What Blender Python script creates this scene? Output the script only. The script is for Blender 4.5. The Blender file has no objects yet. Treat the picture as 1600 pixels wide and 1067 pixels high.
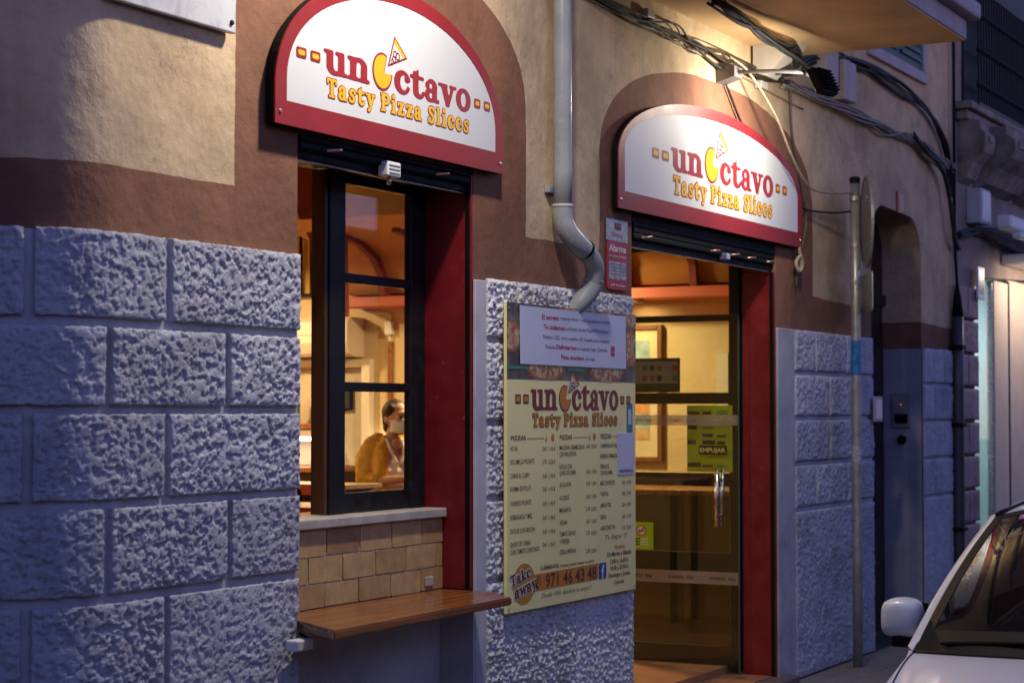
import bpy, bmesh, math, random
import numpy as np
from mathutils import Vector, Matrix, noise
from mathutils.geometry import tessellate_polygon
random.seed(7)
R = math.radians
sc = bpy.context.scene
col = sc.collection

# ------------------------------------------------------------------ camera
cam_d = bpy.data.cameras.new('camera'); cam = bpy.data.objects.new('camera', cam_d); col.objects.link(cam)
cam_d.sensor_width = 36.0; cam_d.lens = 67.5; cam_d.clip_start = 0.05; cam_d.clip_end = 500
cam.location = (0, -4.0, 1.62)
cam.rotation_euler = (R(90 + 2.08), 0, R(28.1 - 90))
cam_d.dof.use_dof = True; cam_d.dof.focus_distance = 8.3; cam_d.dof.aperture_fstop = 4.0
sc.camera = cam
sc.render.resolution_x = 1024; sc.render.resolution_y = 682

# ------------------------------------------------------------------ dusk sky
w = bpy.data.worlds.new('World'); sc.world = w; w.use_nodes = True
nt = w.node_tree; bg = nt.nodes['Background']
sky = nt.nodes.new('ShaderNodeTexSky'); sky.sky_type = 'NISHITA'; sky.sun_disc = False
SUN_EL, SUN_ROT = 11.0, 190.0
sky.sun_elevation = R(SUN_EL); sky.sun_rotation = R(SUN_ROT); sky.altitude = 0; sky.air_density = 1.0; sky.dust_density = 0.3; sky.ozone_density = 5.0
tint = nt.nodes.new('ShaderNodeMix'); tint.data_type = 'RGBA'; tint.blend_type = 'MULTIPLY'; tint.inputs[0].default_value = 1.0
tint.inputs[7].default_value = (1.0, 0.61, 0.82, 1)
nt.links.new(sky.outputs[0], tint.inputs[6]); nt.links.new(tint.outputs[2], bg.inputs[0])
bg.inputs[1].default_value = 0.086
# the last skylight glow of the sun just under the roofs
sd = bpy.data.lights.new('sun', 'SUN'); sd.energy = 0.012; sd.angle = R(40); sd.color = (0.75, 0.7, 1.0)
so = bpy.data.objects.new('sun', sd); col.objects.link(so); so.rotation_euler = (R(60), 0, R(-45))
sc.view_settings.view_transform = 'Standard'; sc.view_settings.look = 'None'
sc.view_settings.exposure = 1.4; sc.view_settings.gamma = 1.0
sc.cycles.max_bounces = 8; sc.cycles.transparent_max_bounces = 16
sc.cycles.use_denoising = True; sc.cycles.sample_clamp_indirect = 6.0; sc.cycles.blur_glossy = 0.5
sc.cycles.caustics_reflective = False; sc.cycles.caustics_refractive = False

# ------------------------------------------------------------------ helpers
def tag(o, label=None, cat=None, group=None, kind=None):
    if label: o['label'] = label
    if cat: o['category'] = cat
    if group: o['group'] = group
    if kind: o['kind'] = kind
    return o
def thing(name, label, cat, loc=(0, 0, 0), group=None):
    o = bpy.data.objects.new(name, None); col.objects.link(o); o.location = loc; o.empty_display_size = 0.1
    return tag(o, label, cat, group)
def wloc(o):
    v = Vector((0, 0, 0))
    while o: v += o.location; o = o.parent
    return v
def mk(name, verts, faces, mat, parent=None, smooth=False, label=None):
    off = wloc(parent) if parent else Vector((0, 0, 0))
    me = bpy.data.meshes.new(name)
    me.from_pydata([(v[0] - off.x, v[1] - off.y, v[2] - off.z) for v in verts], [], faces)
    if mat: me.materials.append(mat)
    if smooth: me.polygons.foreach_set('use_smooth', [True] * len(me.polygons))
    me.update()
    o = bpy.data.objects.new(name, me); col.objects.link(o)
    if parent: o.parent = parent
    if label: o['label'] = label
    return o
def frombm(name, bm, mat, parent=None, smooth=False, label=None):
    off = wloc(parent) if parent else Vector((0, 0, 0))
    bmesh.ops.recalc_face_normals(bm, faces=bm.faces)
    bmesh.ops.translate(bm, verts=bm.verts, vec=-off)
    me = bpy.data.meshes.new(name); bm.to_mesh(me); bm.free()
    if mat: me.materials.append(mat)
    if smooth: me.polygons.foreach_set('use_smooth', [True] * len(me.polygons))
    o = bpy.data.objects.new(name, me); col.objects.link(o)
    if parent: o.parent = parent
    if label: o['label'] = label
    return o
def bbox(bm, x0, x1, y0, y1, z0, z1, bev=0, seg=2):
    r = bmesh.ops.create_cube(bm, size=1.0)
    vs = r['verts']
    bmesh.ops.scale(bm, verts=vs, vec=(x1 - x0, y1 - y0, z1 - z0))
    bmesh.ops.translate(bm, verts=vs, vec=((x0 + x1) / 2, (y0 + y1) / 2, (z0 + z1) / 2))
    if bev:
        es = list({e for v in vs for e in v.link_edges})
        bmesh.ops.bevel(bm, geom=es, offset=bev, segments=seg, affect='EDGES', profile=0.5)
def box(name, x0, x1, y0, y1, z0, z1, mat, parent=None, bev=0.0, seg=2, label=None):
    bm = bmesh.new(); bbox(bm, x0, x1, y0, y1, z0, z1, bev, seg)
    return frombm(name, bm, mat, parent, False, label)
def catmull(pts, n=8):
    P = [Vector(p) for p in pts]
    if len(P) < 3: return P
    P = [P[0] * 2 - P[1]] + P + [P[-1] * 2 - P[-2]]
    out = []
    for i in range(1, len(P) - 2):
        a, b, c, d = P[i - 1:i + 3]
        for k in range(n):
            t = k / n
            out.append(0.5 * ((2 * b) + (c - a) * t + (2 * a - 5 * b + 4 * c - d) * t * t + (3 * b - a - 3 * c + d) * t ** 3))
    out.append(P[-2]); return out
def tube_vf(pts, r, seg=8, vf=None):
    V, F = vf if vf else ([], [])
    pts = [Vector(p) for p in pts]; base = len(V); n = len(pts)
    up = Vector((0.13, 0.31, 0.94))
    for i, p in enumerate(pts):
        d = (pts[min(i + 1, n - 1)] - pts[max(i - 1, 0)])
        if d.length < 1e-9: d = Vector((0, 0, 1))
        d.normalize()
        a = d.cross(up)
        if a.length < 1e-4: a = d.cross(Vector((1, 0, 0)))
        a.normalize(); b = d.cross(a); up = -b if False else up
        rr = r[i] if isinstance(r, (list, tuple)) else r
        for k in range(seg):
            t = 2 * math.pi * k / seg
            V.append(p + a * (rr * math.cos(t)) + b * (rr * math.sin(t)))
    for i in range(n - 1):
        for k in range(seg):
            q = (k + 1) % seg
            F.append((base + i * seg + k, base + i * seg + q, base + (i + 1) * seg + q, base + (i + 1) * seg + k))
    F.append(tuple(base + k for k in range(seg))[::-1]); F.append(tuple(base + (n - 1) * seg + k for k in range(seg)))
    return V, F
def tube(name, pts, r, mat, parent=None, seg=10, sm=8, label=None):
    p = catmull(pts, sm) if sm and len(pts) > 2 else pts
    if isinstance(r, (list, tuple)) and len(r) != len(p):
        r = list(np.interp(np.linspace(0, 1, len(p)), np.linspace(0, 1, len(r)), r))
    V, F = tube_vf(p, r, seg)
    return mk(name, V, F, mat, parent, True, label)
def prism_vf(loops, y0, y1, axis='y'):
    """closed solid from a 2D outline with holes (XZ plane), thickness along y"""
    pl = [[Vector((p[0], p[1], 0)) for p in lp] for lp in loops]
    flat = [p for lp in loops for p in lp]; n = len(flat)
    tris = tessellate_polygon(pl)
    V = [(p[0], y0, p[1]) for p in flat] + [(p[0], y1, p[1]) for p in flat]
    F = []
    for t in tris:
        a, b, c = [flat[i] for i in t]
        cr = (b[0] - a[0]) * (c[1] - a[1]) - (b[1] - a[1]) * (c[0] - a[0])
        if abs(cr) < 1e-12: continue
        t = t if cr > 0 else (t[0], t[2], t[1])
        F.append(t); F.append((t[0] + n, t[2] + n, t[1] + n))
    k = 0
    for lp in loops:
        m = len(lp); ar = sum(lp[i][0] * lp[(i + 1) % m][1] - lp[(i + 1) % m][0] * lp[i][1] for i in range(m))
        ccw = (ar > 0) == (lp is loops[0])
        for i in range(m):
            a, b = k + i, k + (i + 1) % m
            F.append((a, a + n, b + n, b) if ccw else (b, b + n, a + n, a))
        k += m
    return V, F
def prism(name, loops, y0, y1, mat, parent=None, label=None):
    if loops and not isinstance(loops[0][0], (tuple, list)): loops = [loops]
    V, F = prism_vf(loops, y0, y1)
    return mk(name, V, F, mat, parent, False, label)
def prism_map(name, loops, t0, t1, fn, mat, parent=None, label=None):
    """same, with (a, b, t) mapped into the world by fn(a, t, b)"""
    if loops and not isinstance(loops[0][0], (tuple, list)): loops = [loops]
    V, F = prism_vf(loops, t0, t1)
    return mk(name, [fn(*v) for v in V], F, mat, parent, False, label)
def rrect(x0, x1, z0, z1, r, n=5):
    o = []
    for cx, cz, a0 in ((x1 - r, z0 + r, -90), (x1 - r, z1 - r, 0), (x0 + r, z1 - r, 90), (x0 + r, z0 + r, 180)):
        for k in range(n + 1):
            a = R(a0 + 90 * k / n); o.append((cx + r * math.cos(a), cz + r * math.sin(a)))
    return o
def ell(cx, cz, rx, rz, n=32, a0=0, a1=360):
    full = abs(a1 - a0) >= 360
    m = n if full else n + 1
    return [(cx + rx * math.cos(R(a0 + (a1 - a0) * k / n)), cz + rz * math.sin(R(a0 + (a1 - a0) * k / n))) for k in range(m)]
def lathe(name, prof, c, mat, parent=None, seg=24, axis='z', label=None):
    V, F = [], []
    for (r, h) in prof:
        for k in range(seg):
            t = 2 * math.pi * k / seg; a, b = r * math.cos(t), r * math.sin(t)
            V.append({'z': (c[0] + a, c[1] + b, c[2] + h), 'y': (c[0] + a, c[1] + h, c[2] + b), 'x': (c[0] + h, c[1] + a, c[2] + b)}[axis])
    for i in range(len(prof) - 1):
        for k in range(seg):
            q = (k + 1) % seg
            F.append((i * seg + k, i * seg + q, (i + 1) * seg + q, (i + 1) * seg + k))
    F.append(tuple(range(seg))[::-1]); F.append(tuple((len(prof) - 1) * seg + k for k in range(seg)))
    bm = bmesh.new(); bv = [bm.verts.new(v) for v in V]
    for f in F:
        try: bm.faces.new([bv[i] for i in f])
        except ValueError: pass
    return frombm(name, bm, mat, parent, False, label)

# ------------------------------------------------------------------ numpy noise
_rng = np.random.default_rng(11)
_perm = np.concatenate([_rng.permutation(256)] * 3)
_gr = np.stack([np.cos(np.arange(256) * 2.399963), np.sin(np.arange(256) * 2.399963)], 1)
def perlin(x, y, seed=0):
    x = x + seed * 17.31; y = y + seed * 9.73
    xi = np.floor(x).astype(int); yi = np.floor(y).astype(int); xf = x - xi; yf = y - yi
    u = xf * xf * xf * (xf * (xf * 6 - 15) + 10); v = yf * yf * yf * (yf * (yf * 6 - 15) + 10)
    def g(i, j):
        h = _perm[(_perm[(xi + i) & 255] + yi + j) & 255]
        return _gr[h, 0] * (xf - i) + _gr[h, 1] * (yf - j)
    a = g(0, 0) * (1 - u) + g(1, 0) * u; b = g(0, 1) * (1 - u) + g(1, 1) * u
    return a * (1 - v) + b * v
def fbm(x, y, f, octv=4, seed=0, gain=0.55):
    s = 0; a = 1.0
    for k in range(octv):
        s = s + a * perlin(x * f, y * f, seed + k * 3); f *= 2.03; a *= gain
    return s
def sstep(a, b, x):
    t = np.clip((x - a) / (b - a), 0, 1); return t * t * (3 - 2 * t)

# ------------------------------------------------------------------ materials
def nodes(m):
    m.use_nodes = True; return m.node_tree, m.node_tree.nodes['Principled BSDF']
def N(nt_, typ, **kw):
    n = nt_.nodes.new(typ)
    for k, v in kw.items():
        if isinstance(k, str) and hasattr(n, k): setattr(n, k, v)
    return n
def pos(nt_): return N(nt_, 'ShaderNodeNewGeometry').outputs['Position']
def noise_tex(nt_, vec, scale, detail=4, rough=0.55):
    n = N(nt_, 'ShaderNodeTexNoise'); n.inputs['Scale'].default_value = scale; n.inputs['Detail'].default_value = detail
    n.inputs['Roughness'].default_value = rough
    if vec is not None: nt_.links.new(vec, n.inputs['Vector'])
    return n
def ramp(nt_, fac, stops):
    r = N(nt_, 'ShaderNodeValToRGB'); e = r.color_ramp.elements
    while len(e) < len(stops): e.new(0.5)
    for i, (p, c) in enumerate(stops):
        e[i].position = p; e[i].color = (*c, 1) if len(c) == 3 else c
    nt_.links.new(fac, r.inputs[0]); return r
def mixc(nt_, fac, a, b, mode='MIX'):
    m = N(nt_, 'ShaderNodeMix'); m.data_type = 'RGBA'; m.blend_type = mode
    for v, i in ((fac, 0), (a, 6), (b, 7)):
        if isinstance(v, (int, float)): m.inputs[i].default_value = v
        elif isinstance(v, tuple): m.inputs[i].default_value = (*v, 1) if len(v) == 3 else v
        else: nt_.links.new(v, m.inputs[i])
    return m.outputs[2]
def bump(nt_, bs, h, strength, dist):
    b = N(nt_, 'ShaderNodeBump'); b.inputs['Strength'].default_value = strength; b.inputs['Distance'].default_value = dist
    nt_.links.new(h, b.inputs['Height'])
    prev = bs.inputs['Normal'].links
    if prev: nt_.links.new(prev[0].from_socket, b.inputs['Normal'])
    nt_.links.new(b.outputs[0], bs.inputs['Normal'])
_mc = {}
def mat(name, c, rough=0.5, metal=0.0, var=0.12, vs=6.0, bs=0.0, bsc=60.0, bd=0.002, coat=0.0, emit=None, es=0.0, rv=0.0, spec=0.5):
    """plain painted / plastic / metal surface with a little colour variation, wear relief and gloss variation"""
    m = bpy.data.materials.new(name); t, b = nodes(m)
    p = pos(t)
    n = noise_tex(t, p, vs, 5)
    lo = tuple(x * (1 - var) for x in c); hi = tuple(min(1, x * (1 + var)) for x in c)
    t.links.new(ramp(t, n.outputs[0], [(0.3, lo), (0.7, hi)]).outputs[0], b.inputs['Base Color'])
    b.inputs['Roughness'].default_value = rough; b.inputs['Metallic'].default_value = metal
    b.inputs['Coat Weight'].default_value = coat; b.inputs['Specular IOR Level'].default_value = spec
    if rv:
        r = ramp(t, n.outputs[0], [(0.25, (max(0, rough - rv),) * 3), (0.75, (min(1, rough + rv),) * 3)])
        t.links.new(r.outputs[0], b.inputs['Roughness'])
    if bs:
        bump(t, b, noise_tex(t, p, bsc, 4).outputs[0], bs, bd)
    if emit:
        b.inputs['Emission Color'].default_value = (*emit, 1); b.inputs['Emission Strength'].default_value = es
    return m
def emis(name, c, s):
    m = bpy.data.materials.new(name); t, b = nodes(m)
    b.inputs['Base Color'].default_value = (0.8, 0.8, 0.8, 1)
    b.inputs['Emission Color'].default_value = (*c, 1); b.inputs['Emission Strength'].default_value = s
    return m
def glassmat(name, tint_=(1, 1, 1), ior=1.5, rough=0.0):
    m = bpy.data.materials.new(name); m.use_nodes = True; t = m.node_tree
    t.nodes.remove(t.nodes['Principled BSDF'])
    tr = N(t, 'ShaderNodeBsdfTransparent'); tr.inputs[0].default_value = (*tint_, 1)
    gl = N(t, 'ShaderNodeBsdfGlossy'); gl.inputs['Roughness'].default_value = rough; gl.inputs[0].default_value = (1, 1, 1, 1)
    fr = N(t, 'ShaderNodeFresnel')
    gm = N(t, 'ShaderNodeNewGeometry'); ir = N(t, 'ShaderNodeMapRange'); t.links.new(gm.outputs['Backfacing'], ir.inputs[0]); ir.inputs[3].default_value = ior; ir.inputs[4].default_value = 1 / ior; t.links.new(ir.outputs[0], fr.inputs[0])
    mx = N(t, 'ShaderNodeMixShader')
    n = noise_tex(t, pos(t), 3.0, 3)
    ml = N(t, 'ShaderNodeMath'); ml.operation = 'MULTIPLY_ADD'; ml.inputs[1].default_value = 0.01; ml.inputs[2].default_value = rough
    t.links.new(n.outputs[0], ml.inputs[0]); t.links.new(ml.outputs[0], gl.inputs['Roughness'])
    t.links.new(fr.outputs[0], mx.inputs[0]); t.links.new(tr.outputs[0], mx.inputs[1]); t.links.new(gl.outputs[0], mx.inputs[2])
    t.links.new(mx.outputs[0], t.nodes['Material Output'].inputs[0])
    return m
def woodmat(name, c1, c2, rough=0.4, axis=0, scale=1.0, bs=0.15, coat=0.0):
    m = bpy.data.materials.new(name); t, b = nodes(m)
    mp = N(t, 'ShaderNodeMapping'); s = [22.0, 22.0, 22.0]; s[axis] = 1.6
    mp.inputs['Scale'].default_value = tuple(x * scale for x in s); t.links.new(pos(t), mp.inputs[0])
    n = noise_tex(t, mp.outputs[0], 1.0, 6, 0.6); n.inputs['Distortion'].default_value = 0.6
    big = noise_tex(t, pos(t), 2.5, 2)
    c = ramp(t, n.outputs[0], [(0.3, c1), (0.68, c2)]).outputs[0]
    c = mixc(t, 0.35, c, ramp(t, big.outputs[0], [(0.3, (0.5, 0.5, 0.5)), (0.7, (1, 1, 1))]).outputs[0], 'MULTIPLY')
    t.links.new(c, b.inputs['Base Color']); b.inputs['Roughness'].default_value = rough; b.inputs['Coat Weight'].default_value = coat
    t.links.new(ramp(t, n.outputs[0], [(0.2, (rough - 0.1,) * 3), (0.8, (rough + 0.15,) * 3)]).outputs[0], b.inputs['Roughness'])
    bump(t, b, n.outputs[0], bs, 0.002)
    return m
FLOOD1, FLOOD2, INDOOR = 32.0, 9.5, 0.52   # lamp powers (W)
# ------------------------------------------------------------------ building: paint and plaster
def math2(t, op, a, b=None):
    n = N(t, 'ShaderNodeMath'); n.operation = op
    for i, v in enumerate((a, b)):
        if v is None: continue
        if isinstance(v, (int, float)): n.inputs[i].default_value = v
        else: t.links.new(v, n.inputs[i])
    return n.outputs[0]
CREAM = (0.68, 0.51, 0.325); BROWN = (0.265, 0.122, 0.073)
def wall_paint():
    m = bpy.data.materials.new('painted_plaster'); t, b = nodes(m)
    p = pos(t); sp = N(t, 'ShaderNodeSeparateXYZ'); t.links.new(p, sp.inputs[0])
    wob = noise_tex(t, p, 9.0, 4); wob2 = noise_tex(t, p, 2.2, 2)
    dx = math2(t, 'ADD', math2(t, 'MULTIPLY', math2(t, 'SUBTRACT', wob.outputs[0], 0.5), 0.018), math2(t, 'MULTIPLY', math2(t, 'SUBTRACT', wob2.outputs[0], 0.5), 0.03))
    X = math2(t, 'ADD', sp.outputs[0], dx); Z = math2(t, 'ADD', sp.outputs[2], math2(t, 'MULTIPLY', dx, 0.7))
    # band top edge: level to the door, a touch lower beyond it
    drop = N(t, 'ShaderNodeMapRange'); t.links.new(X, drop.inputs[0])
    for i, v in enumerate((9.0, 14.7, 2.405, 2.255)): drop.inputs[i + 1].default_value = v
    band = math2(t, 'LESS_THAN', Z, drop.outputs[0])
    def arch(cx, a, z0, bb):
        u = math2(t, 'ABSOLUTE', math2(t, 'DIVIDE', math2(t, 'SUBTRACT', X, cx), a))
        v = math2(t, 'MAXIMUM', math2(t, 'DIVIDE', math2(t, 'SUBTRACT', Z, z0), bb), 0.0)
        return math2(t, 'LESS_THAN', math2(t, 'ADD', math2(t, 'POWER', u, 2.25), math2(t, 'POWER', v, 2.25)), 1.0)
    msk = math2(t, 'MAXIMUM', band, math2(t, 'MAXIMUM', arch(6.53, 1.095, 2.97, 0.52), arch(9.945, 1.552, 2.86, 0.585)))
    big = noise_tex(t, p, 1.3, 4); mid = noise_tex(t, p, 7.0, 5)
    mp = N(t, 'ShaderNodeMapping'); mp.inputs['Scale'].default_value = (9, 9, 0.7); t.links.new(p, mp.inputs[0])
    streak = noise_tex(t, mp.outputs[0], 1.0, 4)
    cream = mixc(t, math2(t, 'MULTIPLY', big.outputs[0], 0.8), CREAM, (0.57, 0.41, 0.24))
    st = ramp(t, streak.outputs[0], [(0.55, (0, 0, 0)), (0.75, (1, 1, 1))]).outputs[0]
    cream = mixc(t, math2(t, 'MULTIPLY', st, 0.35), cream, (0.42, 0.31, 0.17))
    brown = mixc(t, mid.outputs[0], BROWN, (0.22, 0.095, 0.058))
    brown = mixc(t, math2(t, 'MULTIPLY', big.outputs[0], 0.5), brown, (0.30, 0.15, 0.09))
    c = mixc(t, msk, cream, brown)
    dirt = ramp(t, noise_tex(t, p, 3.1, 8, 0.7).outputs[0], [(0.42, (0.72, 0.72, 0.72)), (0.6, (1, 1, 1))]).outputs[0]
    c = mixc(t, 0.75, c, dirt, 'MULTIPLY')
    patch_ = ramp(t, noise_tex(t, p, 0.9, 6, 0.62).outputs[0], [(0.46, (0.80, 0.78, 0.76)), (0.53, (1.06, 1.05, 1.03))]).outputs[0]
    c = mixc(t, 0.8, c, patch_, 'MULTIPLY')
    mus = N(t, 'ShaderNodeTexVoronoi'); mus.feature = 'DISTANCE_TO_EDGE'; mus.inputs['Scale'].default_value = 1.1
    ad = N(t, 'ShaderNodeVectorMath'); ad.operation = 'ADD'; dn = noise_tex(t, p, 3.0, 6, 0.7)
    sc_ = N(t, 'ShaderNodeVectorMath'); sc_.operation = 'SCALE'; sc_.inputs[3].default_value = 0.9; t.links.new(dn.outputs['Color'], sc_.inputs[0]); t.links.new(p, ad.inputs[0]); t.links.new(sc_.outputs[0], ad.inputs[1]); t.links.new(ad.outputs[0], mus.inputs['Vector'])
    crack = math2(t, 'MULTIPLY', math2(t, 'LESS_THAN', mus.outputs['Distance'], 0.0032), math2(t, 'GREATER_THAN', wob2.outputs[0], 0.52))
    c = mixc(t, math2(t, 'MULTIPLY', crack, 0.55), c, (0.10, 0.07, 0.05))
    t.links.new(c, b.inputs['Base Color']); b.inputs['Roughness'].default_value = 0.85; b.inputs['Specular IOR Level'].default_value = 0.25
    bump(t, b, noise_tex(t, p, 5.0, 3).outputs[0], 0.6, 0.016)
    bump(t, b, noise_tex(t, p, 20.0, 5, 0.6).outputs[0], 0.42, 0.006)
    bump(t, b, ramp(t, noise_tex(t, p, 110.0, 2).outputs[0], [(0.52, (0, 0, 0)), (0.72, (1, 1, 1))]).outputs[0], 0.25, 0.003)
    return m
M_wall = wall_paint()
def block_paint(name, c, bs=0.5):
    m = bpy.data.materials.new(name); t, b = nodes(m); p = pos(t)
    n = noise_tex(t, p, 5.0, 6, 0.65)
    cc = ramp(t, n.outputs[0], [(0.3, tuple(x * 0.84 for x in c)), (0.65, c)]).outputs[0]
    sp = ramp(t, noise_tex(t, p, 2.0, 8, 0.75).outputs[0], [(0.38, (0.7, 0.68, 0.68)), (0.52, (1, 1, 1))]).outputs[0]
    cc = mixc(t, 0.8, cc, sp, 'MULTIPLY')
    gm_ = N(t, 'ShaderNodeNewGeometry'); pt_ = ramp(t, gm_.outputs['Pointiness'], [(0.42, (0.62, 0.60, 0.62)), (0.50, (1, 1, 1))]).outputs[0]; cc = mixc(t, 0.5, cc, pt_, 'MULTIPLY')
    oi = N(t, 'ShaderNodeObjectInfo'); rv_ = ramp(t, oi.outputs['Random'], [(0.0, (0.86, 0.86, 0.87)), (1.0, (1.04, 1.03, 1.02))]).outputs[0]; cc = mixc(t, 1.0, cc, rv_, 'MULTIPLY')
    t.links.new(cc, b.inputs['Base Color']); b.inputs['Roughness'].default_value = 0.8; b.inputs['Specular IOR Level'].default_value = 0.25
    bump(t, b, noise_tex(t, p, 60.0, 6, 0.7).outputs[0], bs * 0.6, 0.009)
    bump(t, b, noise_tex(t, p, 130.0, 5, 0.65).outputs[0], bs, 0.005)
    bump(t, b, noise_tex(t, p, 330.0, 2, 0.6).outputs[0], 0.3, 0.002)
    return m
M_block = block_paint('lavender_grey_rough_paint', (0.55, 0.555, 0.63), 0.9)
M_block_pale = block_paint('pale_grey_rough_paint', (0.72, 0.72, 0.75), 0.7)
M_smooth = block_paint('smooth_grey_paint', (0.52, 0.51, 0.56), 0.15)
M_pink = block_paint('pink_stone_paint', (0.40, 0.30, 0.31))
M_red = mat('dark_red_gloss_paint', (0.16, 0.006, 0.010), 0.42, var=0.2, vs=9, bs=0.12, bsc=25, bd=0.003, rv=0.12)
def scuff(m, lo, hi, c, scale=38.0):
    t = m.node_tree; b = t.nodes['Principled BSDF']; src = b.inputs['Base Color'].links[0].from_socket
    n = noise_tex(t, pos(t), scale, 6, 0.7); g = noise_tex(t, pos(t), 3.0, 3)
    k = math2(t, 'MULTIPLY', ramp(t, n.outputs[0], [(lo, (0, 0, 0)), (hi, (1, 1, 1))]).outputs[0], ramp(t, g.outputs[0], [(0.45, (0, 0, 0)), (0.65, (1, 1, 1))]).outputs[0])
    t.links.new(mixc(t, k, src, c), b.inputs['Base Color']); return m
scuff(M_red, 0.62, 0.70, (0.30, 0.16, 0.14))
M_black = mat('black_painted_metal', (0.004, 0.004, 0.0045), 0.6, var=0.4, vs=14, bs=0.15, bsc=90, rv=0.1, spec=0.15)
M_blackwood = mat('black_painted_wood', (0.009, 0.0095, 0.011), 0.45, var=0.35, vs=18, bs=0.15, bsc=45, bd=0.002, rv=0.15, spec=0.25)
M_glass = glassmat('window_glass', (0.93, 0.96, 0.93))

bld = thing('corner_building', 'cream and brown painted corner building with rusticated grey base holding the pizza shop', 'building', (9.6, 0, 0))
CR, CX = 0.40, 4.80        # rounded street corner
def surf(s, z, h=0.0):
    """s runs along the street front; left of CX it bends round the corner"""
    if s >= CX: return (s, -h, z)
    a = (CX - s) / CR
    if a <= math.pi / 2: return (CX - (CR + h) * math.sin(a), CR - (CR + h) * math.cos(a), z)
    return (CX - CR - h, CR + (CX - s - CR * math.pi / 2), z)
XE = 14.76
WIN = (5.82, 7.14, 0.0, 2.64); DOOR = (8.765, 10.83, 0.0, 2.64)
PORT = [(12.69, 0.0)] + [(13.90, 0.0)] + ell(13.62, 2.73, 0.28, 0.30, 8, 0, 90) + ell(12.97, 2.75, 0.28, 0.30, 8, 90, 180)
TOP = 7.0
def wall_mesh():
    outer = [(CX, 0), (WIN[0], 0), (WIN[0], WIN[3]), (WIN[1], WIN[3]), (WIN[1], 0), (DOOR[0], 0), (DOOR[0], DOOR[3]), (DOOR[1], DOOR[3]), (DOOR[1], 0), (PORT[0][0], 0)] + PORT[2:][::-1] + [(13.90, 0), (XE, 0), (XE, TOP), (CX, TOP)]
    # CCW when seen with x right, z up
    V, F = prism_vf([outer], 0.0, 0.30)
    return V, F
V, F = wall_mesh()
wall = mk('wall', V, F, M_wall, bld)
k_ = 40; sl = [CX + 0.0] + [CX - CR * math.pi / 2 * i / k_ for i in range(1, k_ + 1)] + [CX - CR * math.pi / 2 - 7.0]
V = []; F = []
for s in sl: V += [surf(s, 0), surf(s, TOP)]
for i in range(len(sl) - 1): F.append((2 * i + 2, 2 * i, 2 * i + 1, 2 * i + 3))
mk('rounded_corner', V, F, M_wall, bld, True)

def block(s0, s1, z0, z1, res, amp, style, m, seed, proud=0.02, name='stone_block', base=0.0):
    amp *= 0.75 + 0.5 * ((seed * 0.618) % 1.0)
    ns = max(3, int((s1 - s0) / res)); nz = max(3, int((z1 - z0) / res))
    S, Zg = np.meshgrid(np.linspace(s0, s1, ns + 1), np.linspace(z0, z1, nz + 1), indexing='ij')
    if style == 'chunk':
        n1 = fbm(S, Zg, 30, 3, seed, 0.72); n2 = fbm(S, Zg, 85, 2, seed + 5)
        patch = sstep(-0.15, 0.3, fbm(S, Zg, 4.0, 2, seed + 9))
        h = amp * (sstep(-0.26, 0.02, n1 + 0.45 * fbm(S, Zg, 7, 2, seed + 3)) * (0.75 - 0.3 * patch) + n1 * (0.1 + 0.5 * patch) + n2 * (0.16 + 0.4 * patch))
    elif style == 'pop':
        n1 = fbm(S, Zg, 46, 2, seed, 0.55); n2 = fbm(S, Zg, 100, 1, seed + 5)
        h = amp * (sstep(-0.05, 0.22, n1) * 0.8 + n2 * 0.45 + 0.2)
    else:
        n1 = fbm(S, Zg, 42, 3, seed, 0.7)
        h = amp * (n1 * 0.75 + 0.4 + 0.4 * fbm(S, Zg, 9, 2, seed + 5))
    e = np.minimum(np.minimum(S - s0, s1 - S), np.minimum(Zg - z0, z1 - Zg))
    h = proud + h * sstep(-0.012, 0.018, e) * 1.0
    jit = (e < 1e-6)
    js = 0.006 * fbm(S, Zg, 35, 2, seed + 2) * jit; jz = 0.006 * fbm(S, Zg, 35, 2, seed + 4) * jit
    V = []; W = nz + 1
    for i in range(ns + 1):
        for j in range(nz + 1):
            V.append(surf(S[i, j] + js[i, j], Zg[i, j] + jz[i, j], h[i, j] + base))
    F = [(i * W + j, (i + 1) * W + j, (i + 1) * W + j + 1, i * W + j + 1) for i in range(ns) for j in range(nz)]
    ring = [(i, 0) for i in range(ns)] + [(ns, j) for j in range(nz)] + [(i, nz) for i in range(ns, 0, -1)] + [(0, j) for j in range(nz, 0, -1)]
    b0 = len(V)
    for i, j in ring: V.append(surf(S[i, j] + js[i, j], Zg[i, j] + jz[i, j], base - 0.004))
    L = len(ring)
    for k in range(L):
        a, c = ring[k], ring[(k + 1) % L]
        F.append((a[0] * W + a[1], b0 + k, b0 + (k + 1) % L, c[0] * W + c[1]))
    o = mk(name, V, F, m, bld, False)
    o.data.polygons.foreach_set('use_smooth', [k < ns * nz for k in range(len(F))])
    return o
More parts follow.
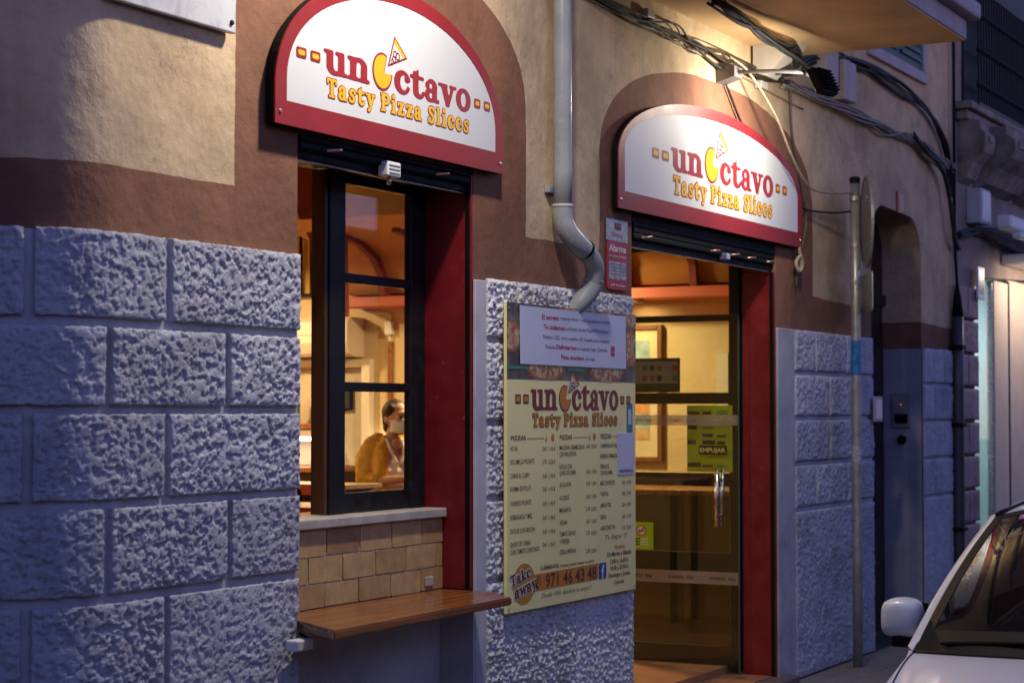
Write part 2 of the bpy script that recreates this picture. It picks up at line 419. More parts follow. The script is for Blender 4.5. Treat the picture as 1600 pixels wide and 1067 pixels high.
# base coat behind the blocks so that the joints read as painted joints
def joint_sheet(s0, s1, z0, z1, m, h=0.004):
    ss = [s0] + [CX - 0.05 * k for k in range(40, -1, -1) if CX - 0.05 * k > s0 and CX - 0.05 * k < s1] + [s1] if s0 < CX else [s0, s1]
    V = []; F = []
    for s in ss: V += [surf(s, z0, h), surf(s, z1, h)]
    for i in range(len(ss) - 1): F.append((2 * i, 2 * i + 2, 2 * i + 3, 2 * i + 1))
    return mk('joint_plaster', V, F, M_smooth, bld)
joint_sheet(3.9, 5.818, 0.0, 2.185, M_smooth)
J = 0.016
rowsL = [(1.918, 2.19, (4.495, 5.05)), (1.640, 1.885, (4.12, 4.757, 5.375)), (1.342, 1.610, (4.495, 5.045)), (1.045, 1.312, (4.12, 4.757, 5.39)), (0.45, 1.013, (4.495, 5.05)), (0.0, 0.42, (4.12, 4.757, 5.38))]
sd_ = 1
for z0, z1, js in rowsL:
    xs = [3.95] + list(js) + [5.812]
    for a, b_ in zip(xs[:-1], xs[1:]):
        sd_ += 7
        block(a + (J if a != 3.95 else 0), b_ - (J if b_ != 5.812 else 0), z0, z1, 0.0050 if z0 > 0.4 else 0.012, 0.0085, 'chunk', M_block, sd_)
# pier between window and door: smooth margin, then coarse popcorn blocks
box('smooth_margin', 7.14, 7.236, -0.012, 0.05, 0.0, 2.182, M_smooth, bld, 0.004)
joint_sheet(7.236, 8.765, 0.0, 2.185, M_smooth)
for z0, z1 in ((1.945, 2.192), (1.585, 1.915), (1.258, 1.555), (0.90, 1.228), (0.0, 0.878)):
    xs = [7.24, 7.83, 8.40, 8.762] if int(z0 * 100) % 2 else [7.24, 8.1, 8.762]
    for a, b_ in zip(xs[:-1], xs[1:]):
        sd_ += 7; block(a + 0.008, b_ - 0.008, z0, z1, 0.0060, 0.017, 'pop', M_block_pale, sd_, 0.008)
# pier right of the door
box('smooth_margin', 10.832, 11.125, -0.012, 0.05, 0.0, 2.118, M_smooth, bld, 0.005)
joint_sheet(11.125, 12.685, 0.0, 2.09, M_smooth)
for z0, z1, js in ((1.868, 2.115, (11.49, 12.10)), (1.592, 1.840, (11.757, 12.37)), (1.312, 1.562, (11.757, 12.37)), (1.036, 1.284, (11.49, 12.10)), (0.0, 1.006, ())):
    xs = [11.128] + list(js) + [12.682]
    for a, b_ in zip(xs[:-1], xs[1:]):
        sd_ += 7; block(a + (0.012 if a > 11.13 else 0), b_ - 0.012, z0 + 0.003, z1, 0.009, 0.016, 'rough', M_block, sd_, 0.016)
# pier right of the dark portal
joint_sheet(13.905, XE, 0.0, 2.08, M_smooth)
for z0, z1, js in ((1.83, 2.085, (14.45,)), (1.555, 1.81, (14.2,)), (1.28, 1.535, (14.45,)), (1.0, 1.26, (14.2,)), (0.0, 0.98, ())):
    xs = [13.91] + list(js) + [XE - 0.01]
    for a, b_ in zip(xs[:-1], xs[1:]):
        sd_ += 7; block(a + 0.01, b_ - 0.01, z0 + 0.003, z1, 0.013, 0.014, 'rough', M_block, sd_, 0.014)

# ------------------------------------------------------------------ take-away window
win = mk('window', [(5.82, 0.349, 0), (7.14, 0.349, 0), (7.14, 0.349, 0.01), (5.82, 0.349, 0.01)], [(0, 1, 2, 3)], M_black, bld)
# red painted reveals
box('window_jamb', 7.126, 7.1385, 0.002, 0.298, 0.866, 2.63, M_red, bld, 0.002); box('smooth_margin', 7.126, 7.1385, -0.01, 0.298, 0.0, 0.82, M_smooth, bld, 0.002)
box('window_jamb', 5.8215, 5.834, 0.06, 0.298, 1.22, 2.63, M_red, bld, 0.002)
box('jamb_edge_strip', 7.118, 7.1255, 0.010, 0.026, 0.87, 2.63, M_black, bld)
# apron wall under the window
box('apron_wall', 5.822, 7.124, 0.152, 0.2995, 0.0, 1.168, M_smooth, bld)
M_sill = mat('pale_stone_sill', (0.42, 0.38, 0.33), 0.55, var=0.2, vs=12, bs=0.25, bsc=80, bd=0.002)
box('window_sill', 5.822, 7.124, 0.118, 0.2995, 1.1695, 1.209, M_sill, bld, 0.006)
def tilemat(i):
    c = [(0.43, 0.27, 0.11), (0.50, 0.33, 0.14), (0.33, 0.20, 0.08)][i]
    m = bpy.data.materials.new('terracotta_tile'); t, b = nodes(m); p = pos(t)
    n = noise_tex(t, p, 14, 6, 0.65)
    cc = ramp(t, n.outputs[0], [(0.3, tuple(x * 0.72 for x in c)), (0.7, tuple(x * 1.15 for x in c))]).outputs[0]
    t.links.new(cc, b.inputs['Base Color']); b.inputs['Roughness'].default_value = 0.62
    bump(t, b, noise_tex(t, p, 60, 5).outputs[0], 0.35, 0.003); return m
M_tile = [tilemat(i) for i in range(3)]
M_grout = mat('grey_grout', (0.44, 0.42, 0.40), 0.9, var=0.2, vs=30, bs=0.5, bsc=150, bd=0.003)
box('tile_grout', 5.823, 7.123, 0.1455, 0.1515, 0.866, 1.1685, M_grout, bld)
def tile(x0, x1, z0, z1, k):
    bm = bmesh.new(); n = 8; pts = []
    def jt(): return random.uniform(-0.0022, 0.0022)
    r = rrect(x0, x1, z0, z1, 0.008, 3)
    pts = [(p[0] + jt(), p[1] + jt()) for p in r]
    dy = random.uniform(-0.002, 0.002)
    V, F = prism_vf([pts], 0.139 + dy, 0.146)
    return mk('wall_tile', V, F, M_tile[k], bld)
random.seed(21)
for r_, (z0, z1, off) in enumerate(((1.066, 1.164, 6.23), (0.964, 1.060, 6.105), (0.868, 0.958, 6.22))):
    x = off - 0.48
    while x < 7.12:
        a, b_ = max(x + 0.004, 5.826), min(x + 0.236, 7.121)
        if b_ - a > 0.02: tile(a, b_, z0, z1, random.choice((0, 0, 1, 1, 2)))
        x += 0.24
box('wall_socket', 6.97, 7.03, 0.128, 0.1385, 0.885, 0.925, M_sill, bld, 0.003)
# black sash, slid to the right
def framed(parent, x0, x1, y0, y1, z0, z1, rails, sw_l, sw_r, m=M_blackwood, gl=M_glass, fn=None):
    bx = box
    fr = bx('stile', x0, x0 + sw_l, y0, y1, z0, z1, m, parent, 0.004); bx('stile', x1 - sw_r, x1, y0, y1, z0, z1, m, parent, 0.004)
    for a, b_ in rails: bx('rail', x0 + sw_l + 0.0005, x1 - sw_r - 0.0005, y0 + 0.006, y1 - 0.006, a, b_, m, parent, 0.004)
    for (a, b_), (c, d) in zip(rails[:-1], rails[1:]):
        bx('pane', x0 + sw_l, x1 - sw_r, (y0 + y1) / 2 - 0.003, (y0 + y1) / 2 + 0.003, b_ + 0.0005, c - 0.0005, gl, parent)
bpy.data.objects.remove(win)
win = box('window_sash', 6.375, 6.378, 0.226, 0.258, 1.2115, 2.58, M_blackwood, bld)
framed(win, 6.3785, 7.118, 0.224, 0.260, 1.2105, 2.583, [(1.211, 1.292), (1.700, 1.738), (2.140, 2.178), (2.54, 2.583)], 0.112, 0.118)
M_brownwood = woodmat('dark_brown_wood', (0.05, 0.022, 0.01), (0.10, 0.045, 0.018), 0.45, 2)
box('sash_edge', 6.352, 6.3745, 0.232, 0.298, 1.211, 2.58, M_brownwood, win, 0.004)
box('window_head_frame', 5.835, 7.124, 0.22, 0.2995, 2.585, 2.64, M_blackwood, bld, 0.003)
# roller shutter box under the sign
def shutter_box(x0, x1, zb, zt):
    s = box('shutter_box', x0, x1, 0.01, 0.2, zb + 0.03, zt, M_black, bld, 0.004)
    box('shutter_lip', x0, x1, 0.02, 0.075, zb, zb + 0.0285, M_black, s, 0.004)
    box('shutter_rail', x0 + 0.01, x1 - 0.01, 0.03, 0.05, zb - 0.007, zb - 0.0005, mat('worn_steel', (0.35, 0.30, 0.26), 0.4, 0.9, var=0.3, vs=20), s, 0.001)
    for k in range(3):
        box('shutter_slat', x0 + 0.002, x1 - 0.002, 0.0, 0.0095, zb + 0.036 + k * 0.03, zb + 0.062 + k * 0.03, M_black, s, 0.004)
    return s
sb1 = shutter_box(5.84, 7.118, 2.553, 2.75)
sb2 = shutter_box(8.79, 10.815, 2.455, 2.72)
M_steel = mat('brushed_steel', (0.55, 0.55, 0.56), 0.28, 1.0, var=0.08, vs=30, rv=0.08)
M_pinksteel = mat('copper_bracket', (0.55, 0.32, 0.25), 0.35, 0.8)
M_whiteplastic = mat('white_plastic', (0.72, 0.72, 0.72), 0.4, var=0.06)
for x, s in ((6.05, sb1), (6.86, sb1), (8.93, sb2), (9.85, sb2), (10.15, sb2), (10.4, sb2), (10.72, sb2)):
    zb = 2.553 if s is sb1 else 2.455
    tube('locking_pin', [(x - 0.04, 0.0, zb + 0.045), (x + 0.02, -0.03, zb + 0.052)], 0.006, M_pinksteel, s, 8, 0)
M_textgrey = mat('grey_print', (0.12, 0.12, 0.13), 0.6)
lk = box('shutter_lock', 6.40, 6.50, -0.03, 0.018, 2.545, 2.605, M_whiteplastic, sb1, 0.006)
for k in range(3): box('lock_print', 6.41, 6.49, -0.0315, -0.0305, 2.555 + 0.015 * k, 2.561 + 0.015 * k, M_textgrey, lk)
tube('lock_bolt', [(6.45, -0.005, 2.544), (6.45, -0.005, 2.515)], 0.009, M_steel, lk, 10, 0)
lk2 = box('shutter_lock', 9.98, 10.03, -0.03, 0.018, 2.465, 2.50, mat('blue_grey_plastic', (0.25, 0.3, 0.42), 0.4), sb2, 0.005)

# ------------------------------------------------------------------ entrance: red reveals, opened black leaf and frameless glass leaf
box('door_jamb', 10.816, 10.8285, 0.002, 0.208, 0.055, 2.45, M_red, bld, 0.002)
box('jamb_edge_strip', 10.806, 10.8155, 0.010, 0.03, 0.055, 2.45, M_black, bld)
box('door_jamb', 8.7665, 8.78, 0.03, 0.298, 0.055, 2.45, M_black, bld, 0.002)
# threshold
M_thresh = mat('worn_terracotta_step', (0.30, 0.15, 0.085), 0.35, var=0.35, vs=7, bs=0.2, bsc=40, rv=0.15)
thr = box('doorstep', 8.70, 10.95, -0.10, 0.36, 0.0, 0.052, mat('dark_stone_edge', (0.12, 0.09, 0.08), 0.6, var=0.3, bs=0.3), bld, 0.01)
# leaf folded back square to the street, in the plane x = 10.83
leaf = box('door_leaf', 10.8285, 10.8315, 0.213, 0.222, 0.07, 2.66, M_blackwood, bld, label='black wooden glazed door leaf folded open into the shop')
Y0, Y1 = 0.2225, 1.06
def lbox(n, a, b_, z0, z1, m, x0=10.80, x1=10.845, bev=0.004, p=None): return box(n, x0, x1, a, b_, z0, z1, m, p or leaf, bev)
lbox('stile', Y0, Y0 + 0.062, 0.07, 2.66, M_blackwood); lbox('stile', Y1 - 0.075, Y1, 0.07, 2.66, M_blackwood)
LR = [(0.0705, 0.212), (0.632, 0.77), (1.176, 1.247), (1.665, 1.733), (2.164, 2.204), (2.60, 2.66)]
for a, b_ in LR: lbox('rail', Y0 + 0.0625, Y1 - 0.0755, a, b_, M_blackwood, 10.805, 10.84)
M_darkglass = glassmat('smoked_glass', (0.55, 0.52, 0.48))
for k, ((a, b_), (c, d)) in enumerate(zip(LR[:-1], LR[1:])):
    lbox('pane', Y0 + 0.062, Y1 - 0.075, b_ + 0.0005, c - 0.0005, M_glass, 10.82, 10.826, 0)
M_clearglass = glassmat('greenish_glass', (0.86, 0.92, 0.88))
M_glassedge = mat('green_glass_edge', (0.05, 0.16, 0.10), 0.15, var=0.1)
gd = box('glass_door', 10.755, 10.765, 0.212, 1.05, 0.06, 2.195, M_clearglass, bld, label='frameless glass door leaf standing open')
box('glass_edge', 10.7545, 10.7655, 0.2085, 0.2118, 0.06, 2.195, M_glassedge, gd)
box('glass_edge', 10.7545, 10.7655, 0.212, 1.05, 2.1955, 2.198, M_glassedge, gd)
for xx in (10.715, 10.805):
    tube('pull_handle', [(xx, 0.335, 0.93), (xx, 0.335, 1.27)], 0.014, M_steel, gd, 12, 0)
for zz in (0.99, 1.21):
    tube('handle_post', [(10.715, 0.335, zz), (10.805, 0.335, zz)], 0.009, M_steel, gd, 10, 0)
box('door_hinge', 10.745, 10.775, 0.99, 1.06, 0.10, 0.18, M_steel, gd, 0.003)
# ------------------------------------------------------------------ slab lettering: drawn glyphs, contoured from a smoothed raster
GR = 72
def glyph_field(ops, wid, z0=-0.5, z1=1.6, blur=2.6, grow=0.0):
    pad = 0.25
    xs = np.arange(-pad, wid + pad, 1.0 / GR); zs = np.arange(z0, z1, 1.0 / GR)
    Xg, Zg = np.meshgrid(xs, zs, indexing='ij'); M = np.zeros(Xg.shape)
    for op in ops:
        k = op[0]; sgn = 1
        if k[0] == '-': sgn = 0; k = k[1:]
        if k == 'r': m = (Xg >= op[1]) & (Xg <= op[2]) & (Zg >= op[3]) & (Zg <= op[4])
        elif k == 'e':
            m = ((Xg - op[1]) / op[3]) ** 2 + ((Zg - op[2]) / op[4]) ** 2 <= 1
            if len(op) > 5: m &= (Xg >= op[5]) & (Xg <= op[6]) & (Zg >= op[7]) & (Zg <= op[8])
        elif k == 'p':
            m = np.zeros(Xg.shape, bool); P = op[1]; j = len(P) - 1
            for i in range(len(P)):
                (xa, za), (xb, zb) = P[i], P[j]
                c = ((za > Zg) != (zb > Zg)); den = (zb - za) if zb != za else 1e-9
                m ^= c & (Xg < (xb - xa) * (Zg - za) / den + xa); j = i
        elif k == 's':
            m = np.zeros(Xg.shape, bool); pp = catmull([(a, 0, b) for a, b, _ in op[1]], 14)
            rr = np.interp(np.linspace(0, 1, len(pp)), np.linspace(0, 1, len(op[1])), [q[2] for q in op[1]])
            for q, r_ in zip(pp, rr): m |= (Xg - q[0]) ** 2 + (Zg - q[2]) ** 2 <= r_ * r_
        M[m] = sgn
    def conv(A, K):
        s = [A.shape[0] + K.shape[0] - 1, A.shape[1] + K.shape[1] - 1]
        r = np.fft.irfft2(np.fft.rfft2(A, s) * np.fft.rfft2(K, s), s)
        a, b = K.shape[0] // 2, K.shape[1] // 2
        return r[a:a + A.shape[0], b:b + A.shape[1]]
    if grow:
        n = int(grow * GR) + 1; g = np.arange(-n, n + 1); D = (g[:, None] ** 2 + g[None, :] ** 2 <= (grow * GR) ** 2).astype(float)
        M = (conv(M, D) > 0.5).astype(float)
    n = int(blur * 3); g = np.arange(-n, n + 1); K = np.exp(-(g[:, None] ** 2 + g[None, :] ** 2) / (2 * blur ** 2)); K /= K.sum()
    return conv(M, K), xs, zs
def contours(Fd, xs, zs, lev=0.5):
    segs = {}
    A = Fd > lev
    idx = A[:-1, :-1].astype(int) + 2 * A[1:, :-1] + 4 * A[1:, 1:] + 8 * A[:-1, 1:]
    tab = {1: [(3, 0)], 2: [(0, 1)], 3: [(3, 1)], 4: [(1, 2)], 5: [(3, 2), (1, 0)], 6: [(0, 2)], 7: [(3, 2)], 8: [(2, 3)], 9: [(2, 0)], 10: [(0, 3), (2, 1)], 11: [(2, 1)], 12: [(1, 3)], 13: [(1, 0)], 14: [(0, 3)]}
    def ep(i, j, e):
        a, b = {0: ((i, j), (i + 1, j)), 1: ((i + 1, j), (i + 1, j + 1)), 2: ((i, j + 1), (i + 1, j + 1)), 3: ((i, j), (i, j + 1))}[e]
        fa, fb = Fd[a], Fd[b]; t = (lev - fa) / (fb - fa) if fb != fa else 0.5
        return (a, b), (xs[a[0]] + (xs[b[0]] - xs[a[0]]) * t, zs[a[1]] + (zs[b[1]] - zs[a[1]]) * t)
    nxt = {}; pt = {}
    for i, j in zip(*np.nonzero((idx > 0) & (idx < 15))):
        for e0, e1 in tab[int(idx[i, j])]:
            k0, p0 = ep(i, j, e0); k1, p1 = ep(i, j, e1); nxt[k0] = k1; pt[k0] = p0; pt[k1] = p1
    loops = []; seen = set()
    for k in list(nxt):
        if k in seen: continue
        lp = []; c = k
        while c in nxt and c not in seen: seen.add(c); lp.append(pt[c]); c = nxt[c]
        if len(lp) > 8: loops.append(lp[::3])
    return loops
def area(lp): return 0.5 * sum(lp[i][0] * lp[(i + 1) % len(lp)][1] - lp[(i + 1) % len(lp)][0] * lp[i][1] for i in range(len(lp)))
GL = {
 'u': (1.12, [('r', .10, .44, .3, 1), ('e', .52, .32, .42, .36, -1, 2, -1, .34), ('-e', .57, .34, .13, .19), ('-r', .44, .70, .34, 1), ('r', .68, 1.0, .05, 1), ('r', -.04, .44, .84, 1), ('r', .54, 1.0, .84, 1), ('r', .68, 1.14, 0, .15)]),
 'n': (1.16, [('e', .60, .64, .42, .38, -1, 2, .62, 2), ('r', .10, .44, 0, 1), ('r', .68, 1.02, 0, .68), ('-e', .57, .64, .125, .19), ('-r', .445, .675, -1, .64), ('r', -.04, .56, 0, .15), ('r', .58, 1.16, 0, .15), ('r', -.04, .44, .84, 1)]),
 'o': (1.06, [('e', .53, .5, .54, .54), ('-e', .53, .5, .19, .35)]),
 'c': (.98, [('e', .5, .5, .51, .54), ('-e', .58, .5, .22, .35), ('-p', [(.60, .5), (1.3, .16), (1.3, .62), (.70, .58)]), ('e', .79, .70, .17, .17)]),
 't': (.84, [('r', .16, .50, .3, 1.18), ('p', [(.16, 1.0), (.5, 1.34), (.5, .9)]), ('r', -.02, .82, .84, 1), ('e', .52, .30, .36, .33, -1, 2, -1, .34), ('-e', .60, .36, .11, .19), ('-r', .505, 2, .34, .84)]),
 'a': (1.0, [('e', .46, .68, .38, .36, -1, 2, .6, 2), ('-e', .36, .66, .17, .19), ('-r', -.5, .53, .4, .64), ('r', .50, .83, .05, .72), ('e', .17, .72, .155, .155), ('e', .36, .28, .38, .31), ('-e', .42, .28, .12, .15), ('r', .50, .83, .06, .6), ('r', .6, 1.0, 0, .15)]),
 'v': (1.08, [('p', [(.08, .98), (.48, .98), (.64, .42), (.78, .98), (1.0, .98), (.66, -.03), (.46, -.03)]), ('r', -.06, .56, .85, 1), ('r', .66, 1.14, .85, 1)]),
 'T': (1.1, [('r', .38, .72, 0, 1.35), ('r', 0, 1.1, 1.18, 1.35), ('r', 0, .15, .95, 1.35), ('r', .95, 1.1, .95, 1.35), ('r', .2, .9, 0, .15)]),
 's': (.82, [('s', [(.72, .76, .105), (.60, .90, .10), (.36, .91, .105), (.18, .76, .12), (.28, .60, .125), (.54, .46, .125), (.66, .27, .12), (.50, .10, .105), (.26, .09, .10), (.10, .24, .105)]), ('r', .62, .76, .62, .98), ('r', .06, .2, .02, .38)]),
 'y': (1.08, [('p', [(.08, .98), (.48, .98), (.64, .42), (.78, .98), (1.0, .98), (.62, -.12), (.46, -.32), (.20, -.32), (.20, -.12), (.36, -.14), (.46, .05)]), ('r', -.06, .56, .85, 1), ('r', .66, 1.14, .85, 1)]),
 'P': (1.12, [('e', .58, .94, .54, .42), ('-e', .62, .94, .18, .25), ('r', .12, .46, 0, 1.35), ('r', -.02, .62, 0, .15), ('r', -.02, .5, 1.2, 1.35)]),
 'i': (.6, [('r', .13, .46, 0, 1), ('r', -.02, .6, 0, .15), ('r', -.02, .46, .84, 1), ('e', .28, 1.27, .19, .18)]),
 'l': (.6, [('r', .13, .46, 0, 1.4), ('r', -.02, .6, 0, .15), ('r', -.02, .46, 1.25, 1.4)]),
 'z': (.92, [('r', .02, .88, .82, 1), ('r', .02, .88, 0, .18), ('p', [(.48, .9), (.86, .9), (.42, .1), (.04, .1)]), ('r', .02, .17, .66, 1), ('r', .73, .88, 0, .34)]),
 'S': (1.0, [('s', [(.86, 1.04, .12), (.72, 1.21, .12), (.44, 1.24, .12), (.22, 1.06, .14), (.32, .86, .15), (.62, .66, .155), (.80, .42, .145), (.68, .17, .13), (.40, .10, .12), (.14, .26, .125)]), ('r', .78, .92, .88, 1.34), ('r', .06, .2, .02, .46)]),
 'e': (.98, [('e', .5, .5, .50, .54), ('-e', .54, .60, .17, .25), ('-r', .36, .72, .46, .60), ('-p', [(.42, .44), (1.3, .44), (1.3, .14), (.80, .22), (.58, .20), (.44, .30)])]),
 'k': (1.08, [('r', .12, .46, 0, 1.4), ('p', [(.4, .45), (.8, .95), (1.05, .95), (.62, .5), (1.08, .02), (.66, .02), (.4, .4)]), ('r', -.02, .56, 0, .15), ('r', -.02, .46, 1.25, 1.4), ('r', .6, 1.12, .85, 1), ('r', .6, 1.16, 0, .14)]),
 'w': (1.5, [('p', [(.06, .98), (.44, .98), (.54, .42), (.72, .98), (.92, .98), (1.08, .42), (1.2, .98), (1.42, .98), (1.14, -.03), (.94, -.03), (.76, .5), (.58, -.03), (.38, -.03)]), ('r', -.06, .5, .85, 1), ('r', 1.06, 1.56, .85, 1)]),
}
_gc = {}
def glyph(ch, grow=0.0):
    k = (ch, grow)
    if k not in _gc:
        wid, ops = GL[ch]
        Fd, xs, zs = glyph_field(ops, wid, grow=grow)
        lps = contours(Fd, xs, zs)
        outs = [l if area(l) > 0 else l[::-1] for l in lps]
        # nest: a loop inside another one is a hole
        def inside(p, lp):
            c = False; j = len(lp) - 1
            for i in range(len(lp)):
                if (lp[i][1] > p[1]) != (lp[j][1] > p[1]) and p[0] < (lp[j][0] - lp[i][0]) * (p[1] - lp[i][1]) / (lp[j][1] - lp[i][1]) + lp[i][0]: c = not c
                j = i
            return c
        groups = []
        for i, l in enumerate(outs):
            if not any(inside(l[0], m) for j, m in enumerate(outs) if j != i):
                groups.append([l] + [m for j, m in enumerate(outs) if j != i and inside(m[0], l)])
        _gc[k] = groups
    return _gc[k]
def slab_word(word, x0, x1, zb, xh, y, th, grow=0.0, fracs=None, V=None, F=None, gap=0.10):
    """flat letters between x0 and x1 on baseline zb; fracs: own start/end per letter"""
    V = [] if V is None else V; F = [] if F is None else F
    if fracs is None:
        tot = sum(GL[c][0] for c in word) + gap * (len(word) - 1); f = []; x = 0
        for c in word: f.append((x / tot, (x + GL[c][0]) / tot)); x += GL[c][0] + gap
        fracs = f
    for c, (a, b_) in zip(word, fracs):
        w_ = GL[c][0]; sx = (b_ - a) * (x1 - x0) / w_; ox = x0 + a * (x1 - x0)
        for grp in glyph(c, grow):
            lps = [[(ox + p[0] * sx, zb + p[1] * xh) for p in l] for l in grp]
            v, f = prism_vf(lps, y, y + th); n = len(V)
            V += v; F += [tuple(i + n for i in q) for q in f]
    return V, F

# plain lettering from the built-in font
def text_vf(s, bold=0.0, shear=0.0):
    cu = bpy.data.curves.new('t', 'FONT'); cu.body = s; cu.size = 1.0; cu.offset = bold; cu.shear = shear; cu.resolution_u = 2; cu.fill_mode = 'FRONT'
    ob = bpy.data.objects.new('t', cu); col.objects.link(ob)
    bpy.context.view_layer.update()
    dg = bpy.context.evaluated_depsgraph_get()
    me = bpy.data.meshes.new_from_object(ob.evaluated_get(dg))
    V = [tuple(v.co) for v in me.vertices]; F = [tuple(p.vertices) for p in me.polygons]
    bpy.data.objects.remove(ob); bpy.data.curves.remove(cu); bpy.data.meshes.remove(me)
    return V, F
CAPH = 0.70
_tc = {}
def text_fit(items, fn, name, m, parent, bold=0.0, shear=0.0):
    """items: (text, x0, z0, width, cap height) ; fn(a, b) -> world point; all in one flat lettering part"""
    V, F = [], []
    for s, x0, z0, wd, h in items:
        k = (s, bold, shear)
        if k not in _tc: _tc[k] = text_vf(s, bold, shear)
        v, f = _tc[k]
        if not v: continue
        a0 = min(p[0] for p in v); a1 = max(p[0] for p in v); sx = wd / (a1 - a0); sz = h / CAPH; n = len(V)
        V += [fn(x0 + (p[0] - a0) * sx, z0 + p[1] * sz) for p in v]; F += [tuple(i + n for i in q) for q in f]
    return tag(mk(name, V, F, m, parent), kind='stuff' if len(items) > 1 or len(items[0][0]) > 1 else None)

# ------------------------------------------------------------------ the shop logo, laid out over a width W from a baseline
LOGO = [('u', (0, .138)), ('n', (.145, .283)), ('c', (.446, .556)), ('t', (.556, .655)), ('a', (.660, .765)), ('v', (.762, .885)), ('o', (.889, 1.0))]
def letters(name, word, x0, x1, zb, xh, y, th, m, parent, grow=0.0, fracs=None, gap=0.10, rot=None):
    if fracs is None:
        tot = sum(GL[c][0] for c in word) + gap * (len(word) - 1); f = []; x = 0
        for c in word: f.append((x / tot, (x + GL[c][0]) / tot)); x += GL[c][0] + gap
        fracs = f
    for c, fr in zip(word, fracs):
        V, F = slab_word(c, x0, x1, zb, xh, y, th, grow, [fr])
        mk(name, rot(V) if rot else V, F, m, parent)
def logo(parent, x0, W, zb, y, xh, mred, myel, mout, mwhite, sub='yellow'):
    letters('letter', [c for c, _ in LOGO], x0, x0 + W, zb, xh, y, 0.001, mred, parent, 0.0, [f for _, f in LOGO])
    for a, b_ in ((-.165, -.107), (-.083, -.025), (1.028, 1.076), (1.105, 1.155)):
        for nm, m, r_, yy in (('square_outline', mout, 0, y), ('square_fill', myel, .009, y - 0.0008)):
            prism(nm, rrect(x0 + (a + r_) * W, x0 + (b_ - r_) * W, zb + xh * .30 + r_ * W, zb + xh * .74 - r_ * W, .008 * W), yy, yy + 0.0006, m, parent)
    # pizza with one slice drawn out of it
    cx, cz, rr = x0 + .366 * W, zb + .0575 * W, .066 * W
    ry = rr * 1.02
    def pizza(g, yy, nm, m):
        a0, a1 = 62, 358
        arc = ell(cx, cz, rr - g, ry - g, 40, a0 - 360 + 360 + g * 300 / W, a1 - g * 200 / W)
        ctr = (cx + .012 * W - g * 0.6, cz - .004 * W + g * 0.2)
        prism(nm, [ctr] + arc, yy, yy + 0.0006, m, parent)
    pizza(0, y, 'pizza_outline', mout); pizza(.008 * W, y - 0.0008, 'pizza_disc', myel)
    tri = [(x0 + .402 * W, zb + .082 * W), (x0 + .534 * W, zb + .130 * W), (x0 + .447 * W, zb + .197 * W)]
    def shrink(t, k):
        gx = sum(p[0] for p in t) / 3; gz = sum(p[1] for p in t) / 3
        return [(gx + (p[0] - gx) * k, gz + (p[1] - gz) * k) for p in t]
    prism('slice_outline', tri, y, y + 0.0006, mout, parent)
    s1 = shrink(tri, .82); prism('slice_topping', s1, y - 0.0008, y - 0.0002, mwhite, parent)
    g = lambda a, b_, t: (a[0] + (b_[0] - a[0]) * t, a[1] + (b_[1] - a[1]) * t)
    prism('slice_crust', [s1[1], s1[2], g(s1[2], s1[0], .16), g(s1[1], s1[0], .13)], y - 0.0014, y - 0.0009, myel, parent)
    for t_, u_, r_ in ((.35, .35, .013), (.62, .30, .015), (.55, .62, .013), (.2, .3, .010)):
        p = g(g(s1[0], s1[1], t_), g(s1[0], s1[2], t_), u_)
        prism('slice_ring', [ell(p[0], p[1], r_ * W, r_ * W, 14), ell(p[0], p[1], r_ * .62 * W, r_ * .62 * W, 14)[::-1]], y - 0.0014, y - 0.0009, mout, parent)
    cap = .063 * W; xh2 = cap / 1.35; zb2 = zb - .081 * W
    for grow, m, yy, nm in ((.075, mout, y, 'letter_outline'), (0.0, myel, y - 0.0008, 'letter')):
        for wd, a, b_ in (('Tasty', .016, .315), ('Pizza', .357, .636), ('Slices', .680, .986)):
            letters(nm, wd, x0 + a * W, x0 + b_ * W, zb2, xh2, yy, 0.0006, m, parent, grow, None, 0.22)
# ------------------------------------------------------------------ illuminated arched shop signs
M_signred = mat('sign_red_paint', (0.24, 0.012, 0.014), 0.5, var=0.08, vs=4, rv=0.06)
M_signwhite = mat('sign_white_panel', (0.58, 0.59, 0.60), 0.6, var=0.02, vs=2)
M_logored = mat('logo_red_print', (0.30, 0.016, 0.016), 0.4, var=0.04)
M_yellow = mat('logo_yellow_print', (0.72, 0.42, 0.006), 0.4, var=0.04)
M_outline = mat('logo_dark_red_print', (0.28, 0.018, 0.012), 0.45, var=0.04)
M_screw = mat('screw_zinc', (0.6, 0.55, 0.48), 0.35, 0.9)
def arch_outline(cx, a, zb, z0, b_, n=40):
    return [(cx - a, zb), (cx + a, zb)] + ell(cx, z0, a, b_, n, 0, 180)
def sign(cx, a, zb, z0, b_, lx0, lW, lzb, xh, label):
    t = thing('shop_sign', label, 'sign', (cx, 0, zb), 'arched pizza shop signs')
    prism('sign_box', arch_outline(cx, a, zb, z0, b_), -0.042, -0.012, M_black, t)
    prism('mounting_frame', arch_outline(cx, a - 0.05, zb + 0.04, z0, b_ - 0.05), -0.0115, -0.002, M_black, t)
    inn = arch_outline(cx, a - 0.072, zb + 0.088, z0 + 0.03, b_ - 0.09)
    prism('red_border', [arch_outline(cx, a, zb, z0, b_), inn[::-1]], -0.050, -0.0425, M_signred, t)
    prism('white_panel', arch_outline(cx, a - 0.0725, zb + 0.0885, z0 + 0.03, b_ - 0.0905), -0.0485, -0.0425, M_signwhite, t)
    for sx in (-1, 1):
        lathe('screw', [(0.0001, -0.006), (0.006, -0.005), (0.0075, 0)], (cx + sx * (a - 0.03), -0.050, zb + 0.045), M_screw, t, 10, 'y')
    logo(t, lx0, lW, lzb, -0.0502, xh, M_logored, M_yellow, M_outline, M_signwhite)
    return t
